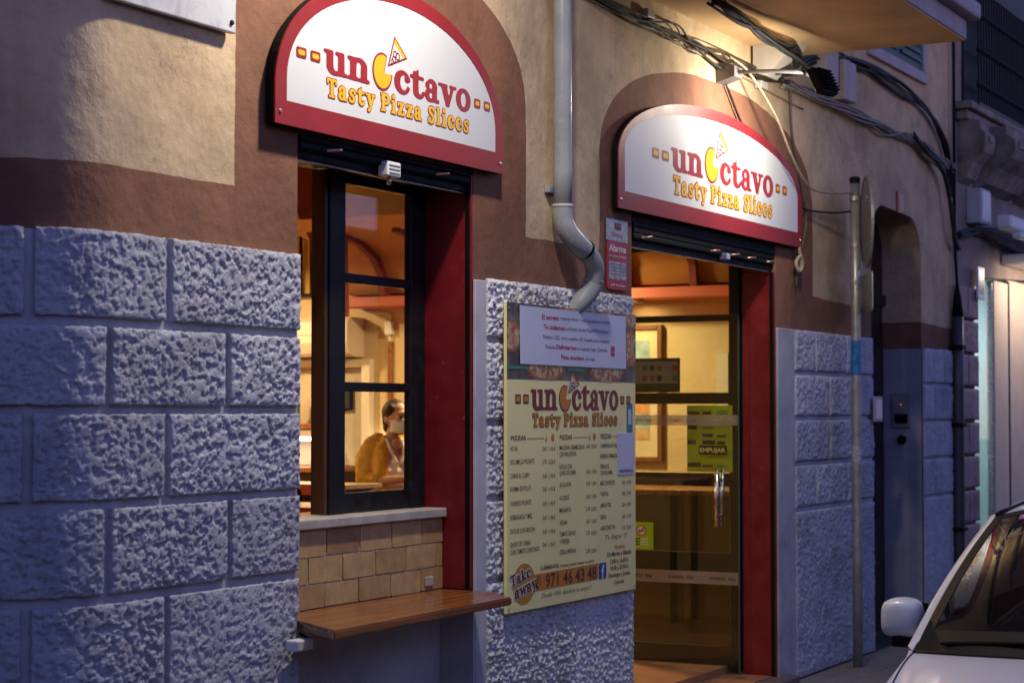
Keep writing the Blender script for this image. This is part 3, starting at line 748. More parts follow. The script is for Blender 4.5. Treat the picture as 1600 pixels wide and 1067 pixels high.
sign1 = sign(6.4638, 0.8568, 2.648, 2.7898, 0.4963, 5.9209, 1.106, 2.8779, 0.0891, 'arched red and white sign above the take-away window counter')
sign2 = sign(9.8335, 1.3258, 2.6156, 2.886, 0.3798, 9.161, 1.502, 2.8739, 0.1195, 'wider arched red and white sign above the glass entrance door')

# ------------------------------------------------------------------ menu board
M_board = mat('cream_menu_print', (0.86, 0.78, 0.34), 0.35, var=0.05, vs=2, bs=0.04, bsc=6, bd=0.004)
M_bedge = mat('board_edge', (0.5, 0.48, 0.4), 0.5)
mb = thing('menu_board', 'cream pizza menu board with prices hung on the rough pier', 'menu', (8.02, 0, 0.742))
box('board', 7.345, 8.695, -0.052, -0.036, 0.743, 2.097, M_board, mb, 0.003)
def fb(a, b_): return (a, -0.0535, b_)
M_ink = mat('black_ink', (0.03, 0.028, 0.025), 0.5); M_brownink = mat('brown_ink', (0.13, 0.025, 0.018), 0.5)
M_orange = mat('orange_ink', (0.52, 0.21, 0.01), 0.5, var=0.05); M_redink = mat('red_ink', (0.42, 0.02, 0.02), 0.5)
M_hand = mat('pen_ink', (0.06, 0.05, 0.04), 0.5)
# photo band: dark shelves with pizzas
def photomat():
    m = bpy.data.materials.new('pizza_photo_print'); t, b = nodes(m); p = pos(t)
    n = noise_tex(t, p, 9, 5, 0.6)
    c = ramp(t, n.outputs[0], [(0.35, (0.018, 0.014, 0.012)), (0.5, (0.06, 0.045, 0.035)), (0.62, (0.16, 0.13, 0.10)), (0.75, (0.05, 0.08, 0.06))]).outputs[0]
    t.links.new(c, b.inputs['Base Color']); b.inputs['Roughness'].default_value = 0.3; return m
def pizzamat():
    m = bpy.data.materials.new('pizza_topping_print'); t, b = nodes(m); p = pos(t)
    v = N(t, 'ShaderNodeTexVoronoi'); v.inputs['Scale'].default_value = 48; t.links.new(p, v.inputs['Vector'])
    sp = N(t, 'ShaderNodeSeparateXYZ'); t.links.new(v.outputs['Color'], sp.inputs[0])
    c = ramp(t, sp.outputs[0], [(0.0, (0.35, 0.05, 0.02)), (0.3, (0.45, 0.28, 0.12)), (0.55, (0.55, 0.40, 0.22)), (0.8, (0.28, 0.10, 0.04)), (0.95, (0.14, 0.12, 0.03))]).outputs[0]
    t.links.new(c, b.inputs['Base Color']); b.inputs['Roughness'].default_value = 0.35; return m
M_photo = photomat(); M_pz = pizzamat(); M_crust = mat('pizza_crust_print', (0.30, 0.11, 0.035), 0.4, var=0.35, vs=40)
M_green = mat('green_shelf_print', (0.02, 0.22, 0.13), 0.4)
ph = box('photo_print', 7.3455, 8.6945, -0.0532, -0.0522, 1.762, 2.0965, M_photo, mb)
for k, (cx, cz, rx, rz) in enumerate(((7.72, 1.835, 0.20, 0.085), (8.36, 1.83, 0.20, 0.085), (8.63, 1.93, 0.10, 0.09), (8.15, 2.085, 0.30, 0.035), (7.38, 1.95, 0.10, 0.07), (8.62, 2.06, 0.12, 0.04))):
    def clip(pts): return [(min(max(x, 7.346), 8.694), min(max(z, 1.7625), 2.096)) for x, z in pts]
    prism('pizza_print_crust', clip(ell(cx, cz, rx, rz, 36)), -0.0540, -0.0534, M_crust, ph)
    prism('pizza_print_topping', clip(ell(cx, cz, rx * 0.86, rz * 0.82, 36)), -0.0548, -0.0542, M_pz, ph)
for a, b_ in ((7.346, 7.53), (7.93, 8.10)):
    box('green_stripe', a, b_, -0.0556, -0.055, 1.806, 1.818, M_green, ph)
# white notice on top of it
M_paper = mat('white_notice_paper', (0.56, 0.58, 0.70), 0.45, var=0.03)
npz = prism('notice_paper', [(7.462, 1.829), (8.571, 1.827), (8.564, 2.084), (7.457, 2.086)], -0.0585, -0.0566, M_paper, mb)
TX = [('PIZZAS', 7.381, 1.495, 0.141, 0.018, 'brown'), ('PIZZAS', 7.855, 1.492, 0.128, 0.019, 'brown'), ('PIZZAS', 8.29, 1.491, 0.12, 0.021, 'brown'), ('ATÚN', 7.377, 1.448, 0.064, 0.02, 'black'), ('2,65', 7.683, 1.445, 0.041, 0.017, 'black'), ('11,95 €', 7.743, 1.443, 0.067, 0.018, 'black'), ('SOLOMILLO PICANTE', 7.377, 1.39, 0.226, 0.02, 'black'), ('2,75', 7.683, 1.385, 0.041, 0.018, 'black'), ('15,20 €', 7.743, 1.383, 0.067, 0.018, 'black'), ('CARNE AL CURRY', 7.377, 1.329, 0.182, 0.02, 'black'), ('2,65', 7.683, 1.322, 0.041, 0.018, 'black'), ('11,95 €', 7.743, 1.32, 0.067, 0.018, 'black'), ('KORMA DE POLLO', 7.377, 1.272, 0.193, 0.02, 'black'), ('2,65', 7.683, 1.263, 0.041, 0.018, 'black'), ('11,95 €', 7.743, 1.261, 0.067, 0.018, 'black'), ('CHORIZO PICANTE', 7.377, 1.209, 0.196, 0.02, 'black'), ('2,50', 7.683, 1.198, 0.04, 0.018, 'black'), ('11,95 €', 7.743, 1.196, 0.066, 0.018, 'black'), ('SOBRASADA Y MIEL', 7.377, 1.148, 0.208, 0.021, 'black'), ('2,65', 7.683, 1.135, 0.04, 0.018, 'black'), ('11,95 €', 7.743, 1.132, 0.066, 0.018, 'black'), ('DÁTILES CON BEICON', 7.377, 1.088, 0.229, 0.02, 'black'), ('2,65', 7.683, 1.073, 0.04, 0.018, 'black'), ('11,95 €', 7.743, 1.07, 0.066, 0.018, 'black'), ('QUESO DE CABRA', 7.377, 1.031, 0.191, 0.02, 'black'), ('2,65', 7.683, 1.015, 0.04, 0.017, 'black'), ('11,95 €', 7.743, 1.011, 0.066, 0.018, 'black'), ('CON TOMATE CONFITADO', 7.377, 0.998, 0.274, 0.021, 'black'), ('MANZANA CARAMELIZADA', 7.853, 1.445, 0.261, 0.02, 'black'), ('2,65', 8.131, 1.448, 0.041, 0.018, 'black'), ('15,20 €', 8.187, 1.447, 0.059, 0.018, 'black'), ('CON PHILADELFIA', 7.853, 1.414, 0.175, 0.021, 'black'), ('RÚCULA CON', 7.853, 1.357, 0.128, 0.02, 'black'), ('QUESO DE CABRA', 7.853, 1.329, 0.171, 0.02, 'black'), ('2,65', 8.131, 1.329, 0.04, 0.018, 'black'), ('11,95 €', 8.187, 1.328, 0.059, 0.017, 'black'), ('ALCACHOFA', 7.853, 1.275, 0.12, 0.02, 'black'), ('2,65', 8.13, 1.274, 0.041, 0.017, 'black'), ('11,95 €', 8.187, 1.272, 0.058, 0.017, 'black'), ('4 QUESOS', 7.853, 1.215, 0.096, 0.02, 'black'), ('2,65', 8.13, 1.212, 0.041, 0.018, 'black'), ('11,70 €', 8.186, 1.21, 0.059, 0.018, 'black'), ('MARGARITA', 7.853, 1.159, 0.116, 0.021, 'black'), ('2,30', 8.13, 1.155, 0.041, 0.017, 'black'), ('10,50 €', 8.186, 1.152, 0.059, 0.018, 'black'), ('VEGANA', 7.853, 1.102, 0.079, 0.02, 'black'), ('2,65', 8.13, 1.096, 0.04, 0.017, 'black'), ('11,95 €', 8.186, 1.093, 0.059, 0.018, 'black'), ('TOMATE CON AJO', 7.853, 1.05, 0.166, 0.02, 'black'), ('2,50', 8.13, 1.043, 0.04, 0.017, 'black'), ('10,50 €', 8.186, 1.039, 0.059, 0.018, 'black'), ('Y PEREJIL', 7.853, 1.016, 0.105, 0.02, 'black'), ('CEBOLLA MORADA', 7.853, 0.968, 0.17, 0.021, 'black'), ('2,50', 8.13, 0.958, 0.04, 0.018, 'black'), ('10,50 €', 8.186, 0.955, 0.058, 0.018, 'black'), ('CHAMPIÑÓN NATURAL', 8.288, 1.446, 0.19, 0.02, 'black'), ('BERENJENA PARMESANA', 8.287, 1.396, 0.19, 0.021, 'black'), ('ESPINACAS', 8.287, 1.347, 0.096, 0.021, 'black'), ('CON BECHAMEL', 8.287, 1.317, 0.137, 0.021, 'black'), ('MAÍZ CON BEICON', 8.287, 1.268, 0.159, 0.021, 'black'), ('2,65', 8.531, 1.265, 0.037, 0.018, 'black'), ('11,95 €', 8.585, 1.265, 0.053, 0.018, 'black'), ('TROPICAL', 8.287, 1.217, 0.088, 0.02, 'black'), ('2,65', 8.53, 1.213, 0.038, 0.017, 'black'), ('11,95 €', 8.585, 1.212, 0.053, 0.018, 'black'), ('JAMÓN YORK', 8.286, 1.162, 0.119, 0.021, 'black'), ('2,50', 8.53, 1.157, 0.038, 0.017, 'black'), ('10,50 €', 8.585, 1.156, 0.052, 0.018, 'black'), ('GRIEGA', 8.286, 1.107, 0.068, 0.021, 'black'), ('2,65', 8.53, 1.101, 0.037, 0.017, 'black'), ('11,70 €', 8.584, 1.1, 0.053, 0.017, 'black'), ('LANGOSTINO THAI', 8.286, 1.053, 0.165, 0.021, 'black'), ('2,75', 8.53, 1.045, 0.037, 0.018, 'black'), ('15,20 €', 8.584, 1.044, 0.053, 0.018, 'black'), ('Tu Eliges !!!', 8.342, 1.007, 0.246, 0.022, 'hand'), ('Horario:', 8.445, 0.956, 0.118, 0.021, 'orange'), ('De Martes a Sábado', 8.364, 0.924, 0.272, 0.021, 'brown'), ('13:00 a 16:30 h.', 8.396, 0.888, 0.21, 0.02, 'brown'), ('19:30 a 23:30 h.', 8.396, 0.856, 0.21, 0.02, 'brown'), ('Domingo y Lunes', 8.375, 0.823, 0.246, 0.02, 'brown'), ('Cerrado', 8.442, 0.787, 0.111, 0.019, 'brown'), ('LLÁMANOS,', 7.663, 0.911, 0.182, 0.018, 'brown'), ('5 minutos puedes recoger tu pedido!', 7.854, 0.911, 0.361, 0.012, 'brown'), ('971 46 43 48', 7.712, 0.83, 0.53, 0.06, 'brown'), ('Desde 1991 dándote lo mejor!!', 7.672, 0.786, 0.517, 0.021, 'hand'), ('WEB PEDIDOS', 8.492, 1.322, 0.161, 0.014, 'black'), ('El secreto:', 7.667, 2.035, 0.173, 0.02, 'pred'), ('nuestras manos + solo ingredientes naturales', 7.851, 2.038, 0.534, 0.017, 'pblack'), ('Te cuidamos:', 7.685, 1.991, 0.213, 0.02, 'pred'), ('purificador de aire Hepa+UV+Ionizador.', 7.907, 1.992, 0.467, 0.018, 'pblack'), ('Medidor CO2, carta y pedidos QR. Desinfección constante.', 7.679, 1.947, 0.701, 0.017, 'pblack'), ('Puedes', 7.705, 1.903, 0.095, 0.017, 'pblack'), ('Disfrutarnos', 7.808, 1.904, 0.21, 0.02, 'pred'), ('en cualquier lugar. Domicilio', 8.027, 1.904, 0.329, 0.018, 'pblack'), ('Pizza unoctavo', 7.859, 1.859, 0.238, 0.019, 'pred'), (', solo aquí.', 8.1, 1.859, 0.12, 0.017, 'pblack')]
def pick(st): return [t_[:5] for t_ in TX if t_[5] == st]
fp = lambda a, b_: (a, -0.0592, b_)
text_fit(pick('pred'), fp, 'notice_red_lettering', M_redink, npz, 0.03)
text_fit(pick('pblack'), fp, 'notice_black_lettering', M_ink, npz, 0.0)
# little red hand mark at the end of the notice
for k in range(4): prism('hand_mark', rrect(8.392 + 0.012 * k, 8.401 + 0.012 * k, 1.905, 1.938 - 0.004 * abs(k - 1.5), 0.004), -0.0592, -0.0588, M_redink, npz)
prism('hand_mark', rrect(8.392, 8.437, 1.885, 1.903, 0.006), -0.0592, -0.0588, M_redink, npz)
text_fit(pick('brown'), fb, 'menu_brown_lettering', M_brownink, mb, 0.018)
text_fit(pick('black'), fb, 'menu_black_lettering', M_ink, mb, 0.004)
text_fit(pick('orange'), fb, 'menu_orange_lettering', M_orange, mb, 0.02)
text_fit(pick('hand'), fb, 'menu_handwriting', M_hand, mb, -0.006, 0.35)
M_boardlogo = mat('board_logo_print', (0.17, 0.015, 0.012), 0.4, var=0.04)
M_bwhite = mat('board_white_print', (0.6, 0.58, 0.5), 0.4)
logo(mb, 7.573, 0.916, 1.626, -0.0535, 0.093, M_boardlogo, M_orange, M_brownink, M_bwhite)
# phone bar, take away roundel, thin rules
bar = prism('phone_bar', [(7.52, 0.82), (8.262, 0.825), (8.262, 0.90), (7.52, 0.895)], -0.0528, -0.0522, M_orange, mb)
prism('takeaway_roundel', ell(7.505, 0.862, 0.105, 0.090, 36), -0.0531, -0.0529, M_orange, mb)
def tilt(V, c, a): 
    ca, sa = math.cos(a), math.sin(a)
    return [(c[0] + (x - c[0]) * ca - (z - c[1]) * sa, y, c[1] + (x - c[0]) * sa + (z - c[1]) * ca) for x, y, z in V]
for grow, m, y in ((0.14, M_bwhite, -0.0538), (0.0, M_brownink, -0.0546)):
    rt = lambda V: tilt(V, (7.505, 0.86), R(10))
    letters('letter', 'Take', 7.385, 7.575, 0.878, 0.036, y, 0.0006, m, mb, grow, None, 0.12, rt); letters('letter', 'away', 7.41, 7.62, 0.815, 0.040, y, 0.0006, m, mb, grow, None, 0.06, rt)
V, F = tube_vf(catmull([(7.632, -0.054, 0.835), (7.622, -0.054, 0.855), (7.632, -0.054, 0.882), (7.642, -0.054, 0.886)], 5), 0.004, 6); mk('phone_mark', V, F, M_brownink, mb, True)
prism('phone_mark', [ell(7.637, 0.86, 0.026, 0.03, 24), ell(7.637, 0.86, 0.022, 0.026, 24)[::-1]], -0.0534, -0.053, M_brownink, mb)
M_fb = mat('blue_square_print', (0.015, 0.05, 0.30), 0.35)
sq = prism('blue_square', rrect(8.268, 8.351, 0.823, 0.899, 0.010), -0.0531, -0.0522, M_fb, mb)
text_fit([('f', 8.295, 0.826, 0.034, 0.062)], fb, 'blue_square_letter', M_bwhite, sq, 0.04)
for x, z0, z1 in ((7.833, 0.974, 1.474), (8.265, 0.946, 1.467)): box('column_rule', x, x + 0.0015, -0.0528, -0.0523, z0, z1, M_bedge, mb)
for a, b_ in ((7.534, 7.70), (8.0, 8.152), (8.421, 8.478)): box('header_rule', a, b_, -0.0528, -0.0523, 1.497, 1.501, M_orange, mb)
for x in (7.785, 8.221): prism('header_pizza_mark', ell(x, 1.50, 0.017, 0.017, 20), -0.0528, -0.0523, M_orange, mb)
for x in (7.72, 8.168): prism('header_slice_mark', [(x - 0.012, 1.488), (x + 0.008, 1.484), (x + 0.008, 1.512)], -0.0528, -0.0523, M_orange, mb)
# stickers at the right edge
M_teal = mat('teal_sticker', (0.01, 0.20, 0.17), 0.35)
ts = box('teal_sticker', 8.589, 8.655, -0.0534, -0.0522, 1.50, 1.658, M_teal, mb); box('sticker_label', 8.604, 8.64, -0.054, -0.0535, 1.555, 1.63, M_paper, ts)
box('web_order_card', 8.478, 8.668, -0.0552, -0.0536, 1.312, 1.514, M_paper, mb, 0.0005)
text_fit([t_[:5] for t_ in TX if t_[0] == 'WEB PEDIDOS'], lambda a, b_: (a, -0.0558, b_), 'web_order_lettering', M_ink, mb, 0.02)
for x, z in ((7.362, 0.765), (8.675, 0.765), (8.66, 2.07), (7.362, 2.07)): lathe('board_screw', [(0.0001, -0.004), (0.005, -0.003), (0.006, 0)], (x, -0.0525, z), M_screw, mb, 10, 'y')

# ------------------------------------------------------------------ alarm plate
al = thing('alarm_plate', 'small red and silver alarm warning plate beside the entrance', 'sign', (8.58, 0, 2.217))
M_foil = mat('silver_foil_print', (0.36, 0.40, 0.44), 0.45, 0.4, var=0.3, vs=45)
M_alred = mat('alarm_red_print', (0.33, 0.012, 0.018), 0.4, var=0.1)
V, F = prism_vf([rrect(8.460, 8.700, 2.217, 2.456, 0.02)], -0.009, -0.003); mk('plate_red', V, F, M_alred, al)
prism('plate_silver', [(8.460, 2.4565), (8.700, 2.4565), (8.700, 2.563), (8.460, 2.563)], -0.009, -0.003, M_foil, al)
box('plate_logo', 8.545, 8.62, -0.0102, -0.0092, 2.513, 2.548, M_ink, al)
for k in range(3): prism('plate_logo_dot', ell(8.562 + 0.02 * k, 2.533, 0.008, 0.009, 12), -0.0108, -0.0103, M_alred, al)
fa = lambda a, b_: (a, -0.0095, b_)
text_fit([('Direct', 8.505, 2.476, 0.14, 0.026)], fa, 'plate_script', M_alred, al, 0.01, 0.4)
text_fit([('Alarma', 8.482, 2.405, 0.198, 0.034), ('con aviso a Policía', 8.482, 2.378, 0.198, 0.010), ('24 horas', 8.50, 2.236, 0.17, 0.010)], fa, 'plate_lettering', M_whiteplastic, al, 0.015)
for k in range(3): prism('plate_panel', rrect(8.482 + 0.068 * k, 8.542 + 0.068 * k, 2.268, 2.355, 0.006), -0.0098, -0.0092, M_foil, al)
text_fit([('control', 8.487 + 0.068 * k, 2.338 - 0.016 * j, 0.05, 0.007) for k in range(3) for j in range(4)], lambda a, b_: (a, -0.0104, b_), 'plate_small_print', M_ink, al, 0.01)

# ------------------------------------------------------------------ marble street plaque
M_marble = bpy.data.materials.new('white_marble'); t_, b0 = nodes(M_marble); p_ = pos(t_)
nz_ = noise_tex(t_, p_, 5, 7, 0.65); nz_.inputs['Distortion'].default_value = 1.2
t_.links.new(ramp(t_, nz_.outputs[0], [(0.38, (0.42, 0.43, 0.46)), (0.5, (0.60, 0.60, 0.61)), (0.7, (0.66, 0.66, 0.66))]).outputs[0], b0.inputs['Base Color']); b0.inputs['Roughness'].default_value = 0.45
pq = thing('street_plaque', 'white marble street name plaque fixed to the cream plaster', 'plaque', (5.0, 0, 2.93))
box('marble_slab', 4.72, 5.392, -0.035, -0.012, 2.928, 3.33, M_marble, pq, 0.004)
for x, z in ((5.365, 2.962), (5.365, 3.30), (4.745, 2.962), (4.745, 3.30)): lathe('fixing_bolt', [(0.0001, -0.008), (0.008, -0.006), (0.010, 0)], (x, -0.035, z), M_black, pq, 12, 'y')
text_fit([('RA', 5.285, 3.043, 0.09, 0.06)], lambda a, b_: (a, -0.0355, b_), 'plaque_lettering', mat('engraved_grey', (0.10, 0.09, 0.10), 0.7), pq, 0.01)
# ------------------------------------------------------------------ take-away counter
M_counter = woodmat('varnished_counter_wood', (0.16, 0.050, 0.012), (0.32, 0.12, 0.030), 0.26, 0, 1.0, 0.08, 0.25)
ct = thing('takeaway_counter', 'brown varnished wooden counter shelf projecting under the take-away window', 'counter', (6.4, 0, 0.82))
bm = bmesh.new()
pts = [(5.835, 0.143), (5.80, -0.035), (5.575, -0.33), (6.93, -0.30), (7.11, -0.10), (7.112, 0.143)]
bot = [bm.verts.new((x, y, 0.832)) for x, y in pts]; top = [bm.verts.new((x, y, 0.864)) for x, y in pts]
bm.faces.new(bot[::-1]); bm.faces.new(top)
for i in range(len(pts)): j = (i + 1) % len(pts); bm.faces.new((bot[i], bot[j], top[j], top[i]))
bmesh.ops.bevel(bm, geom=list(bm.edges), offset=0.006, segments=2, affect='EDGES')
frombm('counter_top', bm, M_counter, ct)
kb = thing('junction_box', 'small white box fixed under the left end of the counter', 'box', (5.74, -0.03, 0.76))
box('box_body', 5.69, 5.79, -0.10, -0.045, 0.765, 0.805, M_whiteplastic, kb, 0.006); box('box_lid', 5.695, 5.785, -0.104, -0.1005, 0.77, 0.80, M_whiteplastic, kb, 0.002)
bpy.data.objects.remove(bpy.data.objects['box_lid'])
tube('box_cable', [(5.79, -0.07, 0.785), (5.83, -0.06, 0.79), (5.87, 0.0, 0.80), (5.95, 0.1, 0.81)], 0.005, M_black, kb, 6)

# ------------------------------------------------------------------ grey drain pipe
M_pvc = mat('grey_pvc', (0.30, 0.32, 0.32), 0.30, var=0.15, vs=5, bs=0.08, bsc=30, rv=0.1)
M_scuff = mat('dried_sealant', (0.5, 0.48, 0.44), 0.8, var=0.2)
scuff(M_pvc, 0.60, 0.68, (0.55, 0.53, 0.48), 22.0)
dp = thing('drain_pipe', 'grey plastic drain pipe with a double bend between the two signs', 'pipe', (7.86, -0.06, 2.1))
tube('pipe', [(7.86, -0.066, 2.545), (7.86, -0.066, 3.0), (7.86, -0.066, 4.3)], 0.044, M_pvc, dp, 24, 2)
tube('elbow', [(7.86, -0.066, 2.56), (7.86, -0.068, 2.50), (7.875, -0.085, 2.445), (7.93, -0.105, 2.395), (8.00, -0.115, 2.36)], 0.048, M_pvc, dp, 24)
tube('elbow', [(7.985, -0.113, 2.370), (8.05, -0.12, 2.332), (8.10, -0.115, 2.285), (8.115, -0.10, 2.225)], 0.0445, M_pvc, dp, 24)
tube('outlet', [(8.118, -0.099, 2.232), (8.105, -0.085, 2.185), (8.075, -0.05, 2.13), (8.05, -0.01, 2.085)], [0.047, 0.047, 0.045, 0.040], M_pvc, dp, 24)
tube('joint_ring', [(7.86, -0.066, 2.553), (7.86, -0.066, 2.567)], 0.0495, M_scuff, dp, 24, 0)
tube('joint_ring', [(7.985, -0.1135, 2.371), (7.998, -0.115, 2.363)], 0.0505, M_black, dp, 24, 0)
tube('joint_ring', [(8.1165, -0.1, 2.236), (8.1162, -0.099, 2.229)], 0.0480, M_scuff, dp, 24, 0)
box('pipe_bracket', 7.80, 7.92, -0.03, -0.002, 2.62, 2.65, M_pvc, dp, 0.004)
random.seed(5)
box('pipe_bracket', 7.80, 7.92, -0.03, -0.002, 3.55, 3.58, M_pvc, dp, 0.004)

# ------------------------------------------------------------------ balcony slab over the entrance
M_soffit = mat('ochre_soffit_paint', (0.56, 0.38, 0.19), 0.85, var=0.15, vs=3, bs=0.4, bsc=22, bd=0.005)
M_fascia = mat('pale_fascia_paint', (0.42, 0.37, 0.38), 0.8, var=0.15, vs=5, bs=0.3, bsc=40)
bal = box('balcony_slab', 8.15, 10.87, -1.15, -0.001, 3.746, 3.86, M_fascia, bld, 0.006)
box('soffit', 8.16, 10.862, -1.142, -0.002, 3.738, 3.7455, M_soffit, bal)
box('balcony_edge', 8.08, 10.94, -1.22, -0.001, 3.861, 3.96, M_fascia, bal, 0.02)
box('balcony_parapet', 8.12, 10.90, -1.18, -0.001, 3.961, 4.9, M_wall, bal, 0.004)
# shutters of the upper window beyond the balcony
M_gshut = mat('dark_green_shutter', (0.012, 0.06, 0.05), 0.45, var=0.2, vs=10)
uw = box('upper_window', 12.62, 14.02, -0.03, 0.0, 4.05, 4.13, M_fascia, bld, 0.006)
box('window_frame', 12.62, 12.72, -0.03, -0.001, 4.131, 5.6, M_fascia, uw, 0.004); box('window_frame', 13.92, 14.02, -0.03, -0.001, 4.131, 5.6, M_fascia, uw, 0.004)
box('shutter', 12.725, 13.33, -0.012, -0.001, 4.131, 5.6, M_gshut, uw); box('shutter', 13.335, 13.915, -0.012, -0.001, 4.131, 5.6, M_gshut, uw)
for k in range(12):
    for a, b_ in ((12.78, 13.28), (13.38, 13.87)): box('shutter_slat', a, b_, -0.028, -0.0125, 4.19 + 0.06 * k, 4.215 + 0.06 * k, M_gshut, uw)

# ------------------------------------------------------------------ flood lamps on arms
M_lens = emis('flood_lens', (0.85, 1.0, 0.92), 2.5)
M_lampgrey = mat('grey_lamp_paint', (0.13, 0.12, 0.12), 0.4, var=0.15)
def flood(x, label, power, tgt, zo=0.0, arm=0.52):
    t = thing('flood_lamp', label, 'lamp', (x, 0, 3.5 + zo), 'flood lamps over the signs')
    z = 3.503 + zo
    prism_map('wall_bracket', [(-0.002, z - 0.06), (-0.11, z - 0.03), (-0.11, z + 0.03), (-0.002, z + 0.06)][::-1], x - 0.06, x + 0.06, lambda a, tt, b_: (tt, a, b_), M_lampgrey, t)
    tube('arm', [(x, -0.10, z), (x, -0.6 * arm, z - 0.012), (x, 0.005 - arm, z - 0.035)], 0.011, M_lampgrey, t, 10)
    tube('knuckle', [(x - 0.03, -arm, z - 0.04), (x + 0.03, -arm, z - 0.04)], 0.02, M_black, t, 12, 0)
    c = Vector((x, -arm - 0.08, z - 0.095)); d = (Vector(tgt) - c).normalized()
    bm = bmesh.new(); bbox(bm, -0.105, 0.105, -0.075, 0.075, -0.025, 0.02, 0.008)
    for k in range(7): bbox(bm, -0.09, 0.09, -0.062 + k * 0.019, -0.056 + k * 0.019, 0.0195, 0.042)
    zax = -d; xax = Vector((1, 0, 0)); yax = zax.cross(xax).normalized(); xax = yax.cross(zax)
    Mx = Matrix((xax, yax, zax)).transposed().to_4x4(); Mx.translation = c
    bmesh.ops.transform(bm, matrix=Mx, verts=bm.verts); hd = frombm('lamp_head', bm, M_black, t)
    bm = bmesh.new(); bbox(bm, -0.09, 0.09, -0.06, 0.06, -0.0275, -0.0255); bmesh.ops.transform(bm, matrix=Mx, verts=bm.verts); frombm('lamp_lens', bm, M_lens, hd)
    L = bpy.data.lights.new('flood_light', 'AREA'); L.shape = 'RECTANGLE'; L.size = 0.18; L.size_y = 0.12; L.energy = power; L.color = (1.0, 0.90, 0.74)
    lo = bpy.data.objects.new('flood_light', L); col.objects.link(lo); lo.parent = t
    lo.location = c + d * 0.03 - t.location; lo.rotation_euler = d.to_track_quat('-Z', 'Y').to_euler()
    return t
flood(9.957, 'black flood lamp on a wall arm shining on the entrance sign', FLOOD2, (10.05, 0.25, 3.02))
flood(6.15, 'black flood lamp on a wall arm above the window sign', FLOOD1, (5.6, 0.05, 1.6), 0.88, 0.75)

# ------------------------------------------------------------------ cables
M_cab = mat('black_cable', (0.012, 0.011, 0.012), 0.55, var=0.3); M_cabtan = mat('painted_cable', (0.34, 0.27, 0.18), 0.7, var=0.25, vs=30)
M_cabgrey = mat('grey_conduit', (0.24, 0.21, 0.19), 0.6, var=0.2)
def wire(label, pts, r, m=None, n=8, name='cable'):
    o = tube(name, pts, r, m or M_cab, None, 6, n); tag(o, label, 'cable'); return o
def bundle(label, pts, k, r, spread, m, sag=0.0, name='cable_bundle'):
    th = thing(name, label, 'cables', pts[0])
    for i in range(k):
        q = []
        for j, p in enumerate(pts):
            q.append((p[0] + random.gauss(0, spread * 0.3), min(p[1] + random.gauss(0, spread * 0.7), -0.012), p[2] + random.gauss(0, spread)))
        V, F = tube_vf(catmull(q, 8), r * random.uniform(0.6, 1.3), 6)
        mk('cable', V, F, m, th, True)
    return th
random.seed(3)
bundle('tangle of thin brown cables running along the cream wall under the balcony', [(8.16, -0.03, 3.63), (8.7, -0.03, 3.60), (9.2, -0.035, 3.60), (9.5, -0.04, 3.59), (9.95, -0.03, 3.585), (10.4, -0.04, 3.58), (10.96, -0.03, 3.60)], 9, 0.0045, 0.020, mat('brown_cable', (0.030, 0.019, 0.012), 0.7))
wire('thin painted conduit below the cable tangle on the cream wall', [(8.16, -0.012, 3.60), (9.0, -0.012, 3.575), (9.9, -0.012, 3.552), (10.7, -0.012, 3.515), (11.3, -0.012, 3.49)], 0.006, M_cabtan, 6, 'conduit')
bundle('thick tan cable bundle running along the wall beyond the entrance', [(10.9, -0.03, 3.60), (11.5, -0.04, 3.585), (12.2, -0.04, 3.59), (12.9, -0.04, 3.585), (13.4, -0.04, 3.59), (13.9, -0.04, 3.57), (14.7, -0.04, 3.50)], 9, 0.008, 0.019, M_cabgrey)
bundle('black cable bundle drooping to the corner beside the neighbouring building', [(13.55, -0.05, 3.60), (13.85, -0.06, 3.55), (14.15, -0.07, 3.47), (14.38, -0.07, 3.34), (14.5, -0.07, 3.10), (14.62, -0.06, 2.93), (14.78, -0.05, 2.86)], 7, 0.011, 0.016, M_cab)
bundle('coiled black cables slung under the balcony soffit', [(9.0, -0.35, 3.71), (9.35, -0.34, 3.69), (9.75, -0.33, 3.66), (10.1, -0.32, 3.665), (10.35, -0.30, 3.67), (10.52, -0.27, 3.66), (10.58, -0.22, 3.62), (10.50, -0.12, 3.60)], 9, 0.009, 0.02, M_cab)
wire('single black cable loop hanging below the coiled cables', [(9.6, -0.34, 3.67), (9.95, -0.36, 3.62), (10.25, -0.36, 3.60), (10.55, -0.30, 3.605), (10.62, -0.2, 3.62)], 0.009)
bundle('dark cables climbing from the soffit to the upper window', [(10.55, -0.10, 3.62), (10.9, -0.10, 3.66), (11.3, -0.05, 3.78), (11.8, -0.04, 3.88), (12.4, -0.04, 3.93), (13.2, -0.04, 3.92), (13.9, -0.04, 3.85), (14.35, -0.04, 3.72), (14.55, -0.04, 3.5), (14.62, -0.04, 3.3)], 7, 0.010, 0.02, M_cab)
wire('cable dropping to the lamp bracket on the wall', [(9.45, -0.03, 3.595), (9.62, -0.02, 3.57), (9.78, -0.02, 3.54), (9.93, -0.04, 3.51)], 0.008)
